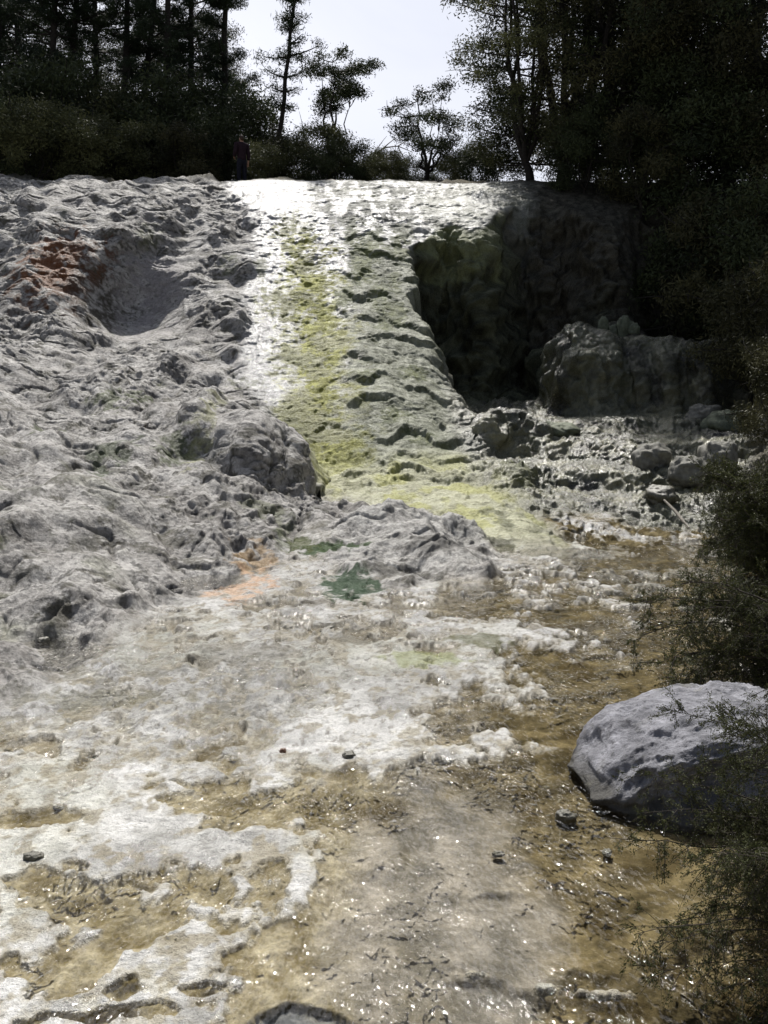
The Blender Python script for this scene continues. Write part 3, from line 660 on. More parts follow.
def make_tree(name, h, r, n_leaf, leafmat, rg, z0=.35, n_cl=40, cl=(.35, .85), LW=(.12, .04), trunk_r=.14, forks=4, flat=.6, lean=(0, 0), shape='round', wand=0.3):
    root = empty(name, (0, 0, 0)); g = Geo()
    top = np.array([lean[0], lean[1], h])
    forkz = h * z0 * rg.uniform(.5, .9)
    cs, rs = [], []
    for i in range(n_cl):
        an = rg.uniform(0, 2 * np.pi); zz = rg.uniform(z0, 1.)
        if shape == 'round': prof = math.sqrt(max(0.02, 1 - ((zz - z0 - (1 - z0) * .42) / ((1 - z0) * .62)) ** 2))
        elif shape == 'umbrella': prof = .35 + .65 * (zz - z0) / (1 - z0); zz = z0 + (1 - z0) * (1 - (1 - zz) ** 1.4)
        else: prof = max(.12, 1.05 - ((zz - z0) / (1 - z0)) ** 1.3)
        q = r * prof * rg.uniform(.25, 1.08) ** .6
        cs.append(np.array([lean[0] * zz + q * math.cos(an), lean[1] * zz + q * math.sin(an), h * zz])); rs.append(rg.uniform(*cl))
    fx = [bez(np.array([0, 0, -.3]), np.array([lean[0] * .2 + rg.normal() * .12, lean[1] * .2 + rg.normal() * .12, forkz * .5]), np.array([lean[0] * .35, lean[1] * .35, forkz]), 6)]
    g.tube(fx[0], np.linspace(trunk_r * 1.25, trunk_r * .85, 6), 7)
    f0 = fx[0][-1]; limbs = []
    for i in range(forks):
        an = 2 * np.pi * (i + rg.uniform(-.3, .3)) / forks; ez = h * rg.uniform(.62, .95); q = r * rg.uniform(.25, .6)
        e = np.array([lean[0] * .8 + q * math.cos(an), lean[1] * .8 + q * math.sin(an), ez])
        mid_ = f0 * .5 + e * .5 + np.array([math.cos(an) * q * .35, math.sin(an) * q * .35, -.08 * h]) + rg.normal(size=3) * .12
        P = bez(f0, mid_, e, 9); P[1:-1] += rg.normal(size=(7, 3)) * .04 * r; limbs.append(P); g.tube(P, np.linspace(trunk_r * .7, trunk_r * .12, 9), 6)
    LP = np.concatenate(limbs)
    for cc, rr in zip(cs, rs):
        ok = LP[LP[:, 2] < cc[2] + .2]; ok = ok if len(ok) else LP
        a = ok[np.argmin(((ok - cc) ** 2).sum(1))]
        P = bez(a, (a + cc) * .5 + np.array([0, 0, -.12]) + rg.normal(size=3) * .1, cc, 5)
        g.tube(P, np.linspace(trunk_r * .22, trunk_r * .07, 5), 4)
        if rg.uniform() < wand:                                  # bare twig ends poking out
            e2 = cc + (cc - a) / (np.linalg.norm(cc - a) + .01) * rr * 1.3 + rg.normal(size=3) * .2
            g.tube(bez(cc, (cc + e2) / 2 + rg.normal(size=3) * .08, e2, 4), np.linspace(.02, .006, 4), 3)
    link('trunk', g.mesh(name + '_trunk', M_BARK), root)
    P, tone = clump_leaves(cs, rs, n_leaf, flat, rg)
    P += rg.normal(size=P.shape) * .06
    link('crown', leaves_mesh(name + '_crown', P, LW[0], LW[1], leafmat, None, tone, rg), root)
    return root

def make_pine(name, h, rg, n_leaf=16000, crown0=.35, r=2.2, lean=(0, 0), dens=1., trunk_r=.17):
    root = empty(name, (0, 0, 0)); g = Geo()
    tz = np.linspace(-.3, h, 14); sway = rg.normal(size=(14, 2)).cumsum(0) * .035
    T = np.stack([lean[0] * (np.maximum(tz, 0) / h) ** 1.1 + sway[:, 0], lean[1] * tz / h + sway[:, 1], tz], 1)
    g.tube(T, np.linspace(trunk_r, .035, 14), 8)
    cs, rs = [], []
    z = h * crown0
    while z < h * .99:
        f = (z / h - crown0) / (1 - crown0)
        for b in range(rg.integers(2, 5)):
            if rg.uniform() > dens: continue
            an = rg.uniform(0, 2 * np.pi); ln = r * (1.05 - .85 * f) * rg.uniform(.45, 1.1) * (.55 + .45 * sst(0, .25, f))
            a = np.array([np.interp(z, tz, T[:, k]) for k in range(3)])
            e = a + np.array([math.cos(an) * ln, math.sin(an) * ln, ln * rg.uniform(.05, .45)])
            P = bez(a, (a + e) / 2 + np.array([0, 0, -.1 * ln]), e, 6); g.tube(P, np.linspace(.045, .012, 6), 4)
            for t in np.linspace(.4, 1, max(2, int(ln * 2.6))):
                p = P[min(5, int(t * 5))] + rg.normal(size=3) * .13 * ln * .6; cs.append(p); rs.append(rg.uniform(.2, .42))
        z += rg.uniform(.3, .75)
    for k in range(6):                                          # dead snags below the crown
        zz = h * rg.uniform(.12, crown0); a = np.array([np.interp(zz, tz, T[:, j]) for j in range(3)]); an = rg.uniform(0, 6.28); ln = rg.uniform(.3, .9)
        g.tube(np.array([a, a + np.array([math.cos(an) * ln, math.sin(an) * ln, .1])]), [.025, .008], 4)
    link('trunk', g.mesh(name + '_trunk', M_BARK), root)
    P, tone = clump_leaves(cs, rs, n_leaf, .6, rg)
    link('crown', leaves_mesh(name + '_crown', P, .17, .028, M_LEAF_PINE, None, tone, rg), root)
    return root

def put(o, px, Y, dz=0.):
    x = (px - 384) / FOC * Y * 1.02
    o.location = (x, Y, surf(x, Y) + dz); return o

tr = np.random.default_rng(11)
# --- tall pines on the left skyline
PINES = [(16, 41, 16, (.5, 0), 2.4, .30, 'thick dark pine at the far left edge above the scrub'),
         (44, 44, 17, (-.3, 0), 2.5, .38, 'dark pine with a narrow trunk just in from the left edge'),
         (66, 39.5, 16, (.55, 0), 2.2, .42, 'tall dark pine, stoutest of the bare trunks near the left edge'),
         (79, 40.5, 16, (1.7, 0), 2.2, .45, 'tall dark pine leaning to the right, right behind the stoutest bare trunk'),
         (106, 45, 17, (.2, 0), 2.6, .36, 'thin dark pine with daylight on both sides of its trunk, left of the paired trunks'),
         (132, 41, 16, (.9, 0), 2.2, .46, 'left one of two slanting dark pine trunks crossing the bright gap'),
         (147, 42.5, 16.5, (1.9, 0), 2.3, .44, 'right one of two slanting dark pine trunks crossing the bright gap'),
         (176, 40, 15, (.5, 0), 2.5, .34, 'dark pine with a broad crown right of the bright gap between trunks'),
         (205, 43, 16, (-.2, 0), 2.7, .28, 'dense dark pine whose crown fills the top edge left of the slim leaning pine'),
         (232, 41, 14.5, (.6, 0), 1.5, .34, 'ragged dark pine with two thin bare stems beside the slim leaning pine')]
for px, Y, h, ln, r, c0, lab in PINES:
    o = put(make_pine('pine_tree', h, tr, 30000, c0 * .72, r * 1.15, ln), px, Y)
    tag(o, lab, 'pine tree', 'pines on the left skyline')
o = put(make_pine('pine_tree', 9.4, tr, 6500, .34, 1.2, (1.5, 0), .8, .10), 276, 37)
tag(o, 'slim pine leaning right with a sparse crown against the pale sky', 'pine tree', 'pines on the left skyline')
# --- scrub under the pines
shr = [make_tree('scrub_bush', 2.6, 1.5, 15000, M_LEAF_OLIVE, tr, .12, 46, (.28, .55), (.12, .035), .06, 5, .75, wand=.5),
       make_tree('scrub_bush', 2.6, 1.5, 15000, M_LEAF_DARK, tr, .12, 46, (.28, .6), (.12, .035), .06, 5, .75, wand=.5),
       make_tree('scrub_bush', 2.6, 1.3, 13000, M_LEAF_BROWN, tr, .15, 40, (.25, .5), (.12, .03), .06, 6, .8, wand=.8)]
SCRUB = [(8, 33.2, 1, 1.15, 'dark scrub bush at the left edge right above the grey crest'), (52, 32.6, 0, .95, 'olive scrub bush above the grey crest, second from the left edge'),
         (92, 33.4, 0, 1.0, 'rounded olive scrub bush whose right side ends at a bare dirt bank'), (126, 35.6, 2, .9, 'brownish twiggy bush behind the bare dirt bank'),
         (160, 35.2, 0, .95, 'olive scrub bush between the bare dirt bank and the standing person'), (196, 34.6, 2, .8, 'low brownish bush a little left of the standing person'),
         (222, 35.8, 1, 1.0, 'dark bush close behind the left shoulder of the standing person'), (30, 36.5, 1, 1.75, 'tall dark thicket bush under the pines at the far left'),
         (78, 37, 1, 1.6, 'tall dark bush at the foot of the stoutest bare pine trunk'), (122, 38, 0, 1.55, 'tall olive bush below the two slanting pine trunks'),
         (178, 37.5, 1, 1.6, 'tall dark bush under the broad pine right of the bright gap'), (234, 38.4, 1, 1.5, 'dark bush taller than the person, behind and above the head'),
         (268, 34.8, 0, .62, 'small yellow olive bush just right of the standing person'), (296, 36, 2, .8, 'brownish bush at the foot of the slim leaning pine'),
         (322, 35.4, 0, .85, 'round olive bush on the crest under the small spreading tree'), (350, 36.2, 1, .78, 'dark bush right of the round olive bush on the crest'),
         (398, 35.2, 1, .36, 'low dark bush on the crest left of the small crooked tree'), (445, 36.5, 2, .5, 'low brownish bush at the foot of the small crooked tree'),
         (372, 37.5, 0, .52, 'low olive bush on the crest behind the bare arching branch'),
         (262, 39.5, 1, 1.25, 'dark bush seen behind the foot of the slim leaning pine'), (140, 41, 1, 1.7, 'distant dark bush filling the gap low between the pine trunks'), (55, 42, 1, 1.9, 'distant dark bush low behind the pines at the left'),
         (334, 34.2, 1, .62, 'dark bush low in front of the small spreading tree'), (384, 34.4, 0, .58, 'olive bush filling the crest between the bare branch and the crooked tree'), (412, 37.6, 1, .55, 'dark bush behind the trunk of the small crooked tree'),
         (466, 35.0, 0, .66, 'olive bush on the crest between the crooked tree and the airy olive tree'), (487, 33.6, 1, .72, 'dark bush at the foot of the airy olive tree')]
used = set()
for px, Y, k, s, lab in SCRUB:
    o = shr[k] if k not in used else copy_thing(shr[k]); used.add(k)
    put(o, px, Y, -.1); o.rotation_euler = (0, 0, tr.uniform(0, 6.28)); o.scale = (s, s, s * tr.uniform(.9, 1.1))
    tag(o, lab, 'bush', 'scrub bushes along the crest')
# --- single trees against the sky
o = put(make_tree('spreading_tree', 4.6, 1.6, 11000, M_LEAF_DARK, tr, .34, 44, (.2, .45), (.11, .035), .09, 4, .45, (.35, 0), 'umbrella'), 330, 36.6)
tag(o, 'small spreading flat topped tree against the sky right of the slim pine', 'tree')
o = put(make_tree('crooked_tree', 3.9, 1.5, 8500, M_LEAF_DARK, tr, .42, 26, (.22, .5), (.11, .035), .10, 5, .5, (.15, 0), 'round', .6), 424, 36)
tag(o, 'small crooked tree standing alone on the crest under open sky', 'tree')
o = empty('bare_branch', (0, 0, 0)); g = Geo()
B0 = np.array([0, 0, 0.]); main = np.array([[0, 0, -.2], [.1, 0, .5], [.25, 0, 1.1], [.5, 0, 1.65], [.9, 0, 1.95], [1.4, 0, 2.0], [1.9, 0, 1.8]])
g.tube(main, [.05, .045, .04, .035, .028, .02, .01], 5)
for i, e in ((3, (1.0, .2, 2.4)), (4, (1.5, -.1, 2.35)), (5, (1.9, .1, 2.3)), (2, (.0, .1, 1.9)), (5, (1.7, 0, 1.5)), (4, (1.2, .2, 1.6))):
    g.tube(bez(main[i], (main[i] + np.array(e)) / 2 + tr.normal(size=3) * .06, np.array(e), 5), np.linspace(.022, .006, 5), 4)
link('branch', g.mesh('bare_branch', M_DEADWOOD), o)
put(o, 360, 36.8); tag(o, 'bare arching dead branch reaching over the crest bushes', 'branch')
# --- heavy trees on the right
big = [make_tree('broad_tree', 12, 3.1, 52000, M_LEAF_DARK, tr, .08, 120, (.4, .95), (.13, .042), .2, 6, .7, wand=.5),
       make_tree('broad_tree', 12, 3.0, 52000, M_LEAF_BROWN, tr, .06, 120, (.4, .9), (.13, .042), .2, 6, .75, wand=.6)]
airy = make_tree('airy_tree', 10.5, 2.2, 34000, M_LEAF_OLIVE, tr, .06, 90, (.22, .6), (.11, .034), .13, 7, .6, (-.35, 0), 'round', 1.)
put(airy, 522, 31.6); tag(airy, 'airy olive tree at the left edge of the dark right hand trees', 'tree', 'dark trees crowding the right side')
BIG = [(556, 32.8, 0, 1.0, 'dark broad tree directly behind the airy olive tree'), (604, 31, 1, .95, 'dark brownish tree above the right half of the shaded cliff'),
       (655, 30.4, 0, 1.0, 'dark tree over the rock ledge with the little standing stones'), (712, 29.4, 1, 1.02, 'dark brownish tree rising over the right bank'),
       (768, 28.4, 0, 1.05, 'dark tree cut by the right edge of the view'), (630, 35, 1, 1.2, 'tallest dark tree filling the top edge behind the others'),
       (740, 34, 0, 1.2, 'tall dark tree behind the right bank trees'), (575, 36.5, 1, 1.12, 'dark tree at the back whose top shows over the airy olive tree'), (830, 27, 1, 1.0, 'dark tree just beyond the right edge of the view')]
used = set()
BACK = [(20, 50, 0, .95, 'distant dark tree closing the view behind the far left pines'), (96, 52, 1, .80, 'distant dark tree low behind the stoutest bare pine trunk'), (165, 50, 0, .78, 'distant dark tree behind the two slanting pine trunks'),
        (205, 48, 1, .8, 'distant dark tree behind the dense pine at the top edge')]
for px, Y, k, s, lab in BACK:
    o = copy_thing(big[k]); put(o, px, Y, -.2); o.rotation_euler = (0, 0, tr.uniform(0, 6.28)); o.scale = (s * 1.1, s, s); tag(o, lab, 'tree', 'distant trees behind the pines')
for px, Y, k, s, lab in BIG:
    o = big[k] if k not in used else copy_thing(big[k]); used.add(k)
    put(o, px, Y, -.2); o.rotation_euler = (0, 0, tr.uniform(0, 6.28)); o.scale = (s, s, s)
    tag(o, lab, 'tree', 'dark trees crowding the right side')
RSCRUB = [(575, 29.6, 1, .75, 'low dark bush hanging over the lip of the shaded cliff'), (628, 28.4, 2, .95, 'brownish bush on the rim above the standing stones'), (672, 27, 1, 1.1, 'dark bush on the shaded slope right of the standing stones'),
          (712, 25.6, 2, 1.25, 'brownish bush high on the right bank'), (752, 24.6, 1, 1.3, 'dark bush on the right bank at the edge of the view'), (742, 22.2, 2, .95, 'twiggy brown bush beside the right end of the rock ledge'),
          (778, 20.5, 2, 1.0, 'twiggy brown bush at the right edge over the rock ledge'), (690, 28.4, 1, 1.3, 'dark bush filling the gap under the right bank trees'), (770, 17.2, 2, .62, 'small twiggy bush on the bank right of the stepped pool rocks')]
for px, Y, k, s, lab in RSCRUB:
    o = copy_thing(shr[k]); put(o, px, Y, -.15); o.rotation_euler = (0, 0, tr.uniform(0, 6.28)); o.scale = (s, s, s * tr.uniform(1., 1.2))
    tag(o, lab, 'bush', 'bushes on the shaded right bank')

# --- fine-leaved bushes close by on the right
def manuka(name, base, tips, rg, twigs=26, leaves=9, sub=3, leafL=.012, leafW=.0035, stem_r=.010, droop=.12, lm=None, tw=.3):
    root = empty(name, base); b = np.array(base, float); g = Geo(); LPs = []; LAs = []
    for tp in tips:
        e = np.array(tp, float) - b; ln = np.linalg.norm(e)
        m = e * .5 + np.array([0, 0, ln * rg.uniform(.12, .3)]) + rg.normal(size=3) * .06 * ln
        P = bez(np.zeros(3) - [0, 0, .1], m, e, 16); P[2:] += np.cumsum(rg.normal(size=(14, 3)) * .006 * ln, 0)
        g.tube(P, np.linspace(stem_r, stem_r * .18, 16) * rg.uniform(.7, 1.2), 4)
        for k in range(twigs):
            t = rg.uniform(.22, 1.); i = min(14, int(t * 15)); a = P[i] + (P[i + 1] - P[i]) * rg.uniform(); d = P[i + 1] - P[i]; d /= np.linalg.norm(d)
            v = d * .7 + rg.normal(size=3) * .75; v /= np.linalg.norm(v); tl = tw * rg.uniform(.4, 1.15) * (1.1 - .5 * t)
            q = a + v * tl + np.array([0, 0, -droop * tl * rg.uniform(.2, 2.2)])
            T = bez(a, a + v * tl * .55 + np.array([0, 0, .05 * tl]), q, 6); g.tube(T, np.linspace(stem_r * .28, stem_r * .1, 6), 3)
            segs = [T]
            for s_ in range(sub):
                j = rg.integers(1, 5); a2 = T[j]; v2 = (T[j + 1] - T[j]); v2 = v2 / np.linalg.norm(v2) * .8 + rg.normal(size=3) * .6; v2 /= np.linalg.norm(v2); l2 = tl * rg.uniform(.2, .5)
                T2 = bez(a2, a2 + v2 * l2 * .5, a2 + v2 * l2 + np.array([0, 0, -droop * .4 * l2]), 4); g.tube(T2, np.linspace(stem_r * .15, stem_r * .07, 4), 3); segs.append(T2)
            for S_ in segs:
                n = max(2, int(leaves * rg.uniform(.4, 1.4))); tt = rg.uniform(.1, 1, n) * (len(S_) - 1.001); ii = tt.astype(int); fr = (tt - ii)[:, None]
                pp = S_[ii] * (1 - fr) + S_[ii + 1] * fr; dd = S_[ii + 1] - S_[ii]; dd /= np.linalg.norm(dd, axis=1)[:, None] + 1e-9
                LPs.append(pp + rg.normal(size=pp.shape) * leafL * .45); LAs.append(dd)
    link('stems', g.mesh(name + '_stems', M_TWIG), root)
    P = np.concatenate(LPs); A = np.concatenate(LAs)
    link('foliage', leaves_mesh(name + '_foliage', P, leafL, leafW, lm or M_LEAF_NEAR, A, np.clip(rg.normal(.45, .28, len(P)), 0, 1), rg), root)
    return root

def W(px, py, Y): return at(px, py, Y)
mr = np.random.default_rng(5)
def spread(region, Yr, n):
    out = []
    for i in range(n):
        px = mr.uniform(region[0], region[2]); py = mr.uniform(region[1], region[3]); out.append(W(px, py, mr.uniform(*Yr)))
    return out
def gb(x, y): return (x, y, surf(x, y) - .03)
o = manuka('fine_bush', gb(4.75, 11.2), spread((700, 470, 800, 560), (9.6, 11.4), 46), mr, 46, 16, 4, .030, .009, .016, .1, tw=.42)
tag(o, 'olive fine leaved bush on the bank at the far end of the pool', 'bush', 'fine leaved bushes along the right bank')
o = manuka('fine_bush', gb(3.5, 7.4), spread((672, 560, 800, 690), (6.6, 7.6), 26) + [W(632, 640, 6.9), W(640, 600, 7.), W(655, 665, 6.7)], mr, 40, 15, 4, .021, .0065, .011, .1, tw=.34)
tag(o, 'open twiggy bush over the pool behind the grey boulder', 'bush', 'fine leaved bushes along the right bank')
o = manuka('fine_bush', gb(2.45, 4.35), spread((705, 690, 830, 860), (3.9, 4.5), 26) + [W(640, 760, 4.3), W(665, 720, 4.4), W(625, 845, 4.1), W(650, 815, 4.2)], mr, 42, 16, 4, .0135, .0044, .007, .12, tw=.26)
tag(o, 'dark fine leaved bush spreading in front of the grey boulder', 'bush', 'fine leaved bushes along the right bank')
o = manuka('fine_bush', gb(2.15, 3.75), spread((690, 850, 840, 930), (3.4, 3.9), 34) + [W(655, 945, 3.5), W(660, 965, 3.45), W(690, 985, 3.4), W(742, 1010, 3.4), W(752, 1020, 3.3), W(768, 980, 3.4), W(640, 930, 3.5)], mr, 36, 15, 4, .0125, .0042, .006, .5, tw=.24)
tag(o, 'lowest dark bush with twigs drooping over the brown water', 'bush', 'fine leaved bushes along the right bank')

# ----------------------------------------------------------------------------- stones
def stone_mesh(name, size, rg, mat, amp=.25, n=48, fq=1.3, cut=0.0, carve=None, det=.22, sq=.82):
    th = np.linspace(0, np.pi, n); ph = np.linspace(0, 2 * np.pi, 2 * n, endpoint=False)
    T, Pp = np.meshgrid(th, ph, indexing='ij')
    D = np.stack([np.sin(T) * np.cos(Pp), np.sin(T) * np.sin(Pp), np.cos(T)], -1).reshape(-1, 3)
    S = np.sign(D) * np.abs(D) ** sq
    o = rg.uniform(0, 40, 3)
    f = 1 + amp * fbm3(D[:, 0] * fq + o[0], D[:, 1] * fq + o[1], D[:, 2] * fq + o[2], 3, .45) + amp * det * (ridge3(D[:, 0] * fq * 2.6 + o[1], D[:, 1] * fq * 2.6, D[:, 2] * fq * 3.4 + o[0], 4, .55) - .4)
    V = S * f[:, None]
    if carve is not None: V = carve(V, D)
    V = V * np.array(size)
    m = 2 * n; ii, jj = np.meshgrid(np.arange(n - 1), np.arange(m), indexing='ij'); j2 = (jj + 1) % m
    F = np.stack([ii * m + jj, (ii + 1) * m + jj, (ii + 1) * m + j2, ii * m + j2], -1).reshape(-1, 4)
    return build_mesh(name, V, F, True, None, mat)

M_BOULDER = simple_mat('pale_grey_boulder', (.10, .10, .112), .8, .35, 7, .03, .25, (.30, .30, .325))
def waterline_and_stains(mt, z0):  # darkens colour towards the waterline, adds stain patches and dark specks
    nt = mt.node_tree; N, Lk = nt.nodes, nt.links; p = [n for n in N if n.type == 'BSDF_PRINCIPLED'][0]; src = p.inputs['Base Color'].links[0].from_socket
    g_ = N.new('ShaderNodeNewGeometry'); sp_ = N.new('ShaderNodeSeparateXYZ'); Lk.new(g_.outputs['Position'], sp_.inputs[0]); co = N.new('ShaderNodeTexCoord').outputs['Object']
    hz = math_n(N, Lk, 'ADD', sp_.outputs[2], math_n(N, Lk, 'MULTIPLY', math_n(N, Lk, 'SUBTRACT', noise_n(N, Lk, co, 6, 4), .5), .16))
    mr_ = N.new('ShaderNodeMapRange'); Lk.new(hz, mr_.inputs[0]); mr_.inputs[1].default_value = z0; mr_.inputs[2].default_value = z0 + .07; mr_.inputs[3].default_value = .85; mr_.inputs[4].default_value = 0.
    a = N.new('ShaderNodeMix'); a.data_type = 'RGBA'; Lk.new(mr_.outputs[0], a.inputs[0]); Lk.new(src, a.inputs[6]); a.inputs[7].default_value = (.045, .042, .032, 1)
    sp2 = N.new('ShaderNodeMapRange'); Lk.new(noise_n(N, Lk, co, 3.1, 5, .65, .6), sp2.inputs[0]); sp2.inputs[1].default_value = .58; sp2.inputs[2].default_value = .72; sp2.inputs[3].default_value = 0; sp2.inputs[4].default_value = .6
    b = N.new('ShaderNodeMix'); b.data_type = 'RGBA'; Lk.new(sp2.outputs[0], b.inputs[0]); Lk.new(a.outputs[2], b.inputs[6]); b.inputs[7].default_value = (.13, .125, .085, 1)
    sp3 = N.new('ShaderNodeMapRange'); Lk.new(noise_n(N, Lk, co, 34, 4, .7), sp3.inputs[0]); sp3.inputs[1].default_value = .56; sp3.inputs[2].default_value = .66; sp3.inputs[3].default_value = 0; sp3.inputs[4].default_value = .65
    c_ = N.new('ShaderNodeMix'); c_.data_type = 'RGBA'; Lk.new(sp3.outputs[0], c_.inputs[0]); Lk.new(b.outputs[2], c_.inputs[6]); c_.inputs[7].default_value = (.05, .05, .05, 1)
    Lk.new(c_.outputs[2], p.inputs['Base Color'])
waterline_and_stains(M_BOULDER, .09)
M_STONE_DARK = simple_mat('wet_dark_stone', (.10, .095, .07), .45, .5, 14, .012, .5)
M_STONE_PALE = simple_mat('pale_sinter_stone', (.15, .147, .125), .7, .4, 12, .012, .3)
M_STONE_GREEN = simple_mat('algae_green_stone', (.12, .135, .09), .7, .4, 9, .02, .3)
M_STONE_RED = simple_mat('reddish_brown_stone', (.16, .085, .055), .6, .4, 20, .006, .3)
br_ = np.random.default_rng(2)
def carve_boulder(V, D):
    # a dished upper face with a diagonal shoulder line, undercut at the water
    t = V[:, 0] * .55 + V[:, 2] * 1.0 - .18 * V[:, 1]
    V = V.copy()
    V[:, 1] = np.where(V[:, 1] < 0, -np.abs(V[:, 1]) ** .8, V[:, 1])
    front = sst(.1, -.5, V[:, 1])
    dish = np.exp(-(((V[:, 0] + .22) / .42) ** 2 + ((V[:, 2] - .52) / .26) ** 2)) * front
    V[:, 1] += .30 * dish; V[:, 2] -= .06 * dish
    ridge = np.exp(-((V[:, 2] - (.22 + .22 * (V[:, 0] + .4))) / .09) ** 2) * front
    V[:, 1] -= .10 * ridge
    under = sst(-.25, -.8, V[:, 2]) * front
    V[:, 1] += .12 * under
    left = sst(-.5, -1.0, V[:, 0]); V[:, 2] -= .22 * left * sst(0, .8, V[:, 2])
    lw = sst(-.5, -.95, V[:, 0]) * sst(.1, -.7, V[:, 2]); V[:, 0] += .30 * lw
    return V
bo = link('boulder', stone_mesh('boulder', (.70, .60, .45), br_, M_BOULDER, .15, 130, 1.2, carve=carve_boulder, det=.30, sq=.72))
bo.location = (1.83, 5.55, .045); bo.rotation_euler = (R(2), R(-14), R(8))
tag(bo, 'big smooth blue grey boulder sitting in the brown water', 'boulder')
STONES = [('standing_stone', 603, 333, 24.2, (.11, .09, .26), M_STONE_GREEN, 'leftmost slim standing stone on the shaded rock ledge', 'standing stones on the ledge'),
          ('standing_stone', 613, 334, 24.2, (.12, .09, .20), M_STONE_GREEN, 'short squat standing stone, second from the left on the shaded ledge', 'standing stones on the ledge'),
          ('standing_stone', 624, 333, 24.2, (.19, .11, .30), M_STONE_GREEN, 'widest pale pointed standing stone on the shaded ledge', 'standing stones on the ledge'),
          ('standing_stone', 634, 335, 24.1, (.12, .09, .15), M_STONE_GREEN, 'lowest rounded stone at the right end of the standing stones', 'standing stones on the ledge'),
          ('rock', 688, 488, 16.6, (.32, .3, .26), M_STONE_PALE, 'rounded grey rock at the right end of the stepped ledges', 'loose rocks beside the pool'),
          ('rock', 718, 478, 16.8, (.30, .24, .42), M_STONE_PALE, 'pale leaning slab rock beside the olive bank bush', 'loose rocks beside the pool'),
          ('rock', 652, 470, 17.2, (.34, .28, .26), M_STONE_PALE, 'pale rounded rock among the dark stepped ledges', 'loose rocks beside the pool'),
          ('rock', 660, 506, 15.7, (.24, .2, .15), M_STONE_DARK, 'dark wet rock at the edge of the far pool', 'loose rocks beside the pool'),
          ('rock', 730, 426, 20.2, (.5, .4, .3), M_STONE_GREEN, 'flat topped greenish rock at the right end of the shaded ledge', 'loose rocks beside the pool'),
          ('rock', 705, 418, 21., (.36, .3, .22), M_STONE_PALE, 'pale angular rock right below the shaded ledge', 'loose rocks beside the pool'),
          ('rock', 560, 437, 19.7, (.36, .3, .18), M_STONE_GREEN, 'greenish flat rock under the left end of the shaded ledge', 'loose rocks beside the pool'),
          ('stone', 349, 757, None, (.042, .035, .018), M_STONE_DARK, 'small dark grey stone on the white crust at the middle', 'small stones on the crust'),
          ('stone', 283, 754, None, (.022, .02, .018), M_STONE_RED, 'tiny reddish stone on the white crust', 'small stones on the crust'),
          ('stone', 33, 859, None, (.042, .034, .018), M_STONE_DARK, 'dark pitted stone on the white crust near the left edge', 'small stones on the crust'),
          ('stone', 327, 629, None, (.075, .03, .014), M_STONE_DARK, 'dark thin slab stone lying on pale crust below the green algae', 'small stones on the crust'),
          ('stone', 59, 806, None, (.03, .02, .01), M_STONE_DARK, 'flat dark chip beside the brown puddle at the left edge', 'small stones on the crust'),
          ('stone', 44, 645, None, (.05, .04, .03), M_STONE_DARK, 'small black stone at the foot of the left mound', 'small stones on the crust'),
          ('stone', 607, 850, None, (.03, .022, .012), M_STONE_PALE, 'pale flat stone in the shadow of the boulder', 'small stones on the crust'),
          ('stone', 498, 851, None, (.028, .02, .012), M_STONE_DARK, 'dark pebble in the brown flow left of the boulder shadow', 'small stones on the crust'),
          ('stone', 566, 816, None, (.05, .045, .035), M_STONE_DARK, 'black stone wedged under the left end of the boulder', 'small stones on the crust')]
for nm, px, py, Y, sz, mt, lab, grp in STONES:
    if Y is None: hp = hit(px, py); x, y = hp[0], hp[1]
    else: x, y = at(px, py, Y)[:2]
    o = link(nm, stone_mesh(nm, sz, br_, mt, .3, 26, 1.5))
    o.location = (x, y, max(surf(x, y), level(y) - .02 if y < 15 else -9) + sz[2] * (.35 if Y is None else .45)); o.rotation_euler = (0, br_.uniform(-.15, .15), br_.uniform(0, 3.1))
    if nm == 'standing_stone': o.rotation_euler = (0, br_.uniform(-.1, .1), br_.uniform(-.3, .3))
    tag(o, lab, 'stone' if nm != 'rock' else 'rock', grp)
# bleached stick by the pool
g = Geo(); P = np.array([W(664, 502, 15.1), W(674, 512, 14.8), W(682, 522, 14.5), W(689, 530, 14.2)]); P[:, 2] += .03
g.tube(P, [.018, .026, .024, .012], 5); o = link('driftwood_stick', g.mesh('driftwood_stick', M_DEADWOOD)); tag(o, 'bleached stick leaning from the rocks into the far pool', 'stick')

# ----------------------------------------------------------------------------- person on the crest
def skin_mesh(name, V, E, Rd, mat, root_i=0, sub=2):
    me = bpy.data.meshes.new(name); me.from_pydata([tuple(v) for v in V], E, [])
    o = bpy.data.objects.new(name, me); COL.objects.link(o)
    o.modifiers.new('skin', 'SKIN'); sb = o.modifiers.new('sub', 'SUBSURF'); sb.levels = sub; sb.render_levels = sub
    for i, r in enumerate(Rd):
        sv = me.skin_vertices[0].data[i]; sv.radius = (r, r) if not isinstance(r, tuple) else r; sv.use_root = (i == root_i)
    dg = bpy.context.evaluated_depsgraph_get(); dg.update()
    m2 = bpy.data.meshes.new_from_object(o.evaluated_get(dg)); m2.name = name
    bpy.data.objects.remove(o); m2.materials.clear(); m2.materials.append(mat)
    m2.polygons.foreach_set('use_smooth', np.full(len(m2.polygons), True)); return m2

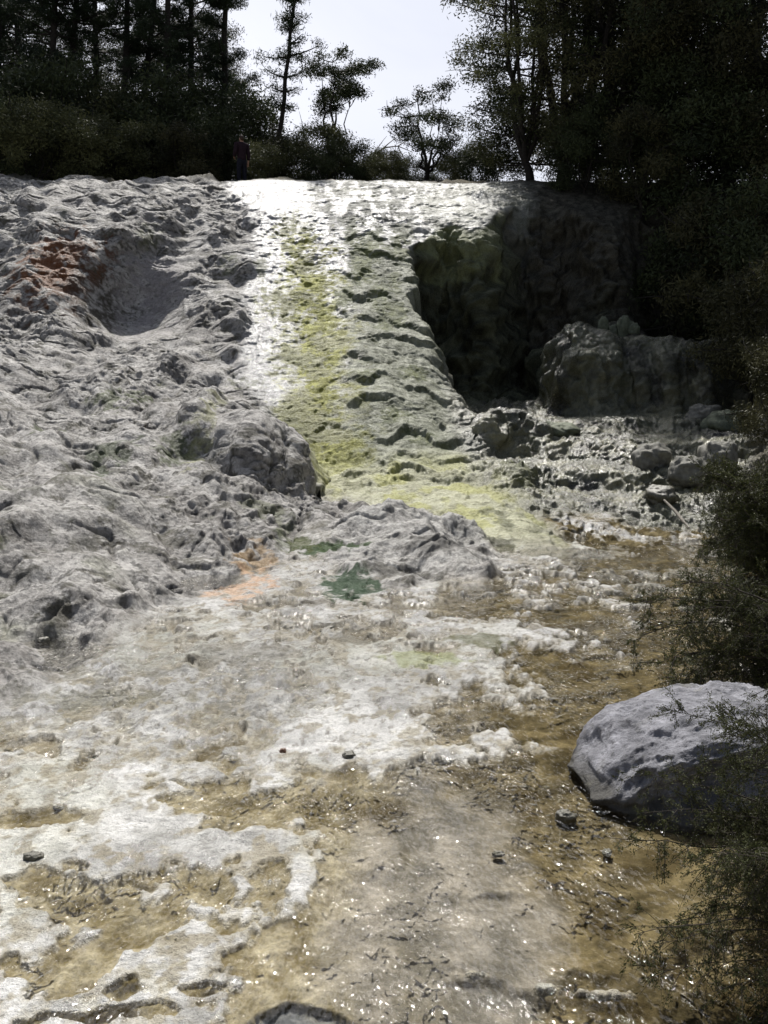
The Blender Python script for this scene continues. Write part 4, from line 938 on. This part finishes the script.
M_SKIN = simple_mat('skin', (.42, .25, .18), .6, .08, 30, 0, .3); M_HAIR = simple_mat('brown_hair', (.05, .03, .018), .6, .4, 60, .004, .3)
M_JACKET = simple_mat('dark_plum_jacket', (.03, .018, .024), .9, .3, 16, .006, .1); M_TROUSER = simple_mat('dark_trousers', (.02, .021, .03), .9, .3, 20, .004, .1)
def person():
    root = empty('person', (0, 0, 0))
    V = [(0, 0, .92), (0, 0, 1.08), (0, .01, 1.26), (0, 0, 1.40), (0, 0, 1.48), (0, 0, 1.56), (0, -.01, 1.635)]; Rd = [.115, .105, .12, .10, .05, .075, .06]
    E = [(i, i + 1) for i in range(6)]
    def chain(a, pts, rr):
        for p, r in zip(pts, rr):
            V.append(p); Rd.append(r); E.append((a, len(V) - 1)); a = len(V) - 1
        return a
    ends = []
    for s in (-1, 1):
        chain(0, [(.085 * s, 0, .86), (.10 * s, .02, .50), (.105 * s, -.01, .10), (.115 * s, .10, .04)], [.085, .06, .042, .035])
        bent = s < 0
        h = chain(3, [(.17 * s, 0, 1.385), (.235 * s, -.02, 1.12), (.20 * s, .16, 1.0) if bent else (.25 * s, .03, .88), (.15 * s, .21, .99) if bent else (.25 * s, .05, .81)], [.055, .043, .032, .028])
        hp = np.array(V[h]); d = np.array((.6 * -s, .6, -.1)) if bent else np.array((0, .15, -1.)); d = d / np.linalg.norm(d); sd = np.cross(d, (0, 1, .2)) if not bent else np.array((0, 0, 1.)); sd = sd / np.linalg.norm(sd)
        for k, (o_, l) in enumerate(((-.024, .062), (-.008, .075), (.008, .07), (.024, .055))):
            chain(h, [tuple(hp + sd * o_ + d * .035), tuple(hp + sd * o_ * 1.2 + d * (.035 + l * .6) + np.array((0, .008, 0))), tuple(hp + sd * o_ * 1.2 + d * (.03 + l) + np.array((0, .02, 0)))], [.010, .009, .007])
        chain(h, [tuple(hp + sd * -.03 + np.array((0, .012, 0))), tuple(hp + sd * -.045 + d * .035 + np.array((0, .018, 0)))], [.011, .009])
    chain(5, [(0, .085, 1.565)], [.014])                                     # nose
    for s in (-1, 1): chain(5, [(.078 * s, -.005, 1.565)], [.016])           # ears
    link('body', skin_mesh('body', V, E, Rd, M_SKIN), root)
    J = [(0, 0, .80), (0, 0, 1.05), (0, .01, 1.26), (0, 0, 1.41), (0, 0, 1.475)]; RJ = [.175, .155, .165, .135, .07]; EJ = [(0, 1), (1, 2), (2, 3), (3, 4)]
    for s in (-1, 1):
        n = len(J); bent = s < 0
        J += [(.185 * s, 0, 1.385), (.24 * s, -.02, 1.12), (.205 * s, .14, 1.01) if bent else (.255 * s, .02, .90)]; RJ += [.09, .07, .055]; EJ += [(3, n), (n, n + 1), (n + 1, n + 2)]
    link('jacket', skin_mesh('jacket', J, EJ, RJ, M_JACKET), root)
    T = [(0, 0, .88), (0, 0, 1.0)]; RT = [.165, .15]; ET = [(0, 1)]
    for s in (-1, 1):
        n = len(T); T += [(.09 * s, 0, .80), (.10 * s, .02, .50), (.105 * s, -.01, .09)]; RT += [.10, .078, .06]; ET += [(0, n), (n, n + 1), (n + 1, n + 2)]
    link('trousers', skin_mesh('trousers', T, ET, RT, M_TROUSER), root)
    link('hair', skin_mesh('hair', [(0, -.03, 1.50), (0, -.035, 1.58), (0, -.015, 1.655), (0, .03, 1.665)], [(0, 1), (1, 2), (2, 3)], [.06, .085, .075, .05], M_HAIR), root)
    return root
p_ = person(); put(p_, 249, 32.2); p_.rotation_euler = (0, 0, R(35)); p_.scale = (.96, .96, .94); tag(p_, 'person with brown hair in a dark jacket standing on the crest', 'person')

# ----------------------------------------------------------------------------- light, sky, camera
SUN_EL, SUN_AZ = R(56), R(-7.0)            # azimuth measured from +Y towards +X
w = bpy.data.worlds.new('World'); scene.world = w; w.use_nodes = True
nt = w.node_tree; nt.nodes.clear(); N, Lk = nt.nodes, nt.links
wo = N.new('ShaderNodeOutputWorld'); bg = N.new('ShaderNodeBackground'); Lk.new(bg.outputs[0], wo.inputs[0])
sky = N.new('ShaderNodeTexSky'); sky.sky_type = 'NISHITA'; sky.sun_disc = False; sky.sun_elevation = SUN_EL; sky.sun_rotation = SUN_AZ
sky.air_density = 1.0; sky.dust_density = 1.6; sky.ozone_density = 1.5
gco = N.new('ShaderNodeTexCoord').outputs['Generated']
cn = noise_n(N, Lk, gco, 2.6, 6, .55, .6)
rp = N.new('ShaderNodeValToRGB'); rp.color_ramp.elements[0].position = .36; rp.color_ramp.elements[1].position = .66
rp.color_ramp.elements[0].color = (.72, .72, .72, 1); rp.color_ramp.elements[1].color = (1, 1, 1, 1); Lk.new(cn, rp.inputs[0])
sxyz = N.new('ShaderNodeSeparateXYZ'); Lk.new(gco, sxyz.inputs[0])
el = N.new('ShaderNodeMapRange'); el.interpolation_type = 'SMOOTHSTEP'; Lk.new(sxyz.outputs[2], el.inputs[0]); el.inputs[1].default_value = .25; el.inputs[2].default_value = .75; el.inputs[3].default_value = 1.; el.inputs[4].default_value = .12
mxs = N.new('ShaderNodeMix'); mxs.data_type = 'RGBA'; Lk.new(math_n(N, Lk, 'MULTIPLY', rp.outputs[0], el.outputs[0]), mxs.inputs[0]); Lk.new(sky.outputs[0], mxs.inputs[6]); 
cy = N.new('ShaderNodeMapRange'); Lk.new(sxyz.outputs[1], cy.inputs[0]); cy.interpolation_type = 'SMOOTHSTEP'; cy.inputs[1].default_value = -.5; cy.inputs[2].default_value = .75; cy.inputs[3].default_value = .30; cy.inputs[4].default_value = 1.
cm = N.new('ShaderNodeMix'); cm.data_type = 'RGBA'; cm.inputs[6].default_value = (0, 0, 0, 1); cm.inputs[7].default_value = (13.0, 13.2, 14.4, 1); Lk.new(cy.outputs[0], cm.inputs[0]); Lk.new(cm.outputs[2], mxs.inputs[7])
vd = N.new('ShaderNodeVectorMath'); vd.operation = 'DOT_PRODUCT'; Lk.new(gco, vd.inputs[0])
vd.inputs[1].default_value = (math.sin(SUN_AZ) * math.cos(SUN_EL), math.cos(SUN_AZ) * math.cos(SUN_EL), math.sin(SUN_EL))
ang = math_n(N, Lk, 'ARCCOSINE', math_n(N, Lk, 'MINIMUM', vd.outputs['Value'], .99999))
def halo(amp, wid):  # glow around the sun, added to the unseen sky for sheen on the water
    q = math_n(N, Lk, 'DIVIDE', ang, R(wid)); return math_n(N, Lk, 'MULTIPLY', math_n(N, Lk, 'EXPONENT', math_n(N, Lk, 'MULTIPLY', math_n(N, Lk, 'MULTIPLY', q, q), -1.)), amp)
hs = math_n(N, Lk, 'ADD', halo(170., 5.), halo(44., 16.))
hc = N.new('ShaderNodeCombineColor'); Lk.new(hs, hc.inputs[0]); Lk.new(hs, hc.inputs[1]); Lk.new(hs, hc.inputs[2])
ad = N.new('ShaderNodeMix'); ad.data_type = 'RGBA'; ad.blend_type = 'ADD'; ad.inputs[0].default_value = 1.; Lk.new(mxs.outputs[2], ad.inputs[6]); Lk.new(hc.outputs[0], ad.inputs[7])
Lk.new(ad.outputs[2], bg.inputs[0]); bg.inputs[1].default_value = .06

sl = bpy.data.lights.new('sun', 'SUN'); sl.energy = 4.2; sl.angle = R(.5); sl.color = (1, .96, .90)
so = bpy.data.objects.new('sun', sl); COL.objects.link(so)
from mathutils import Vector
dv = Vector((math.sin(SUN_AZ) * math.cos(SUN_EL), math.cos(SUN_AZ) * math.cos(SUN_EL), math.sin(SUN_EL)))
so.rotation_euler = dv.to_track_quat('Z', 'Y').to_euler(); so.location = (0, 20, 40)

cam = bpy.data.cameras.new('camera'); cam.sensor_fit = 'VERTICAL'; cam.angle_y = 2 * math.atan(512 / FOC); cam.clip_end = 2000; cam.clip_start = .05
cob = bpy.data.objects.new('camera', cam); COL.objects.link(cob); cob.location = (0, 0, CAM_Z); cob.rotation_euler = (R(90) - TH, 0, 0)
scene.camera = cob
scene.view_settings.view_transform = 'Standard'; scene.view_settings.look = 'None'; scene.view_settings.exposure = 0.4; scene.view_settings.gamma = 1
scene.view_settings.use_curve_mapping = False
scene.cycles.max_bounces = 8; scene.cycles.transparent_max_bounces = 12
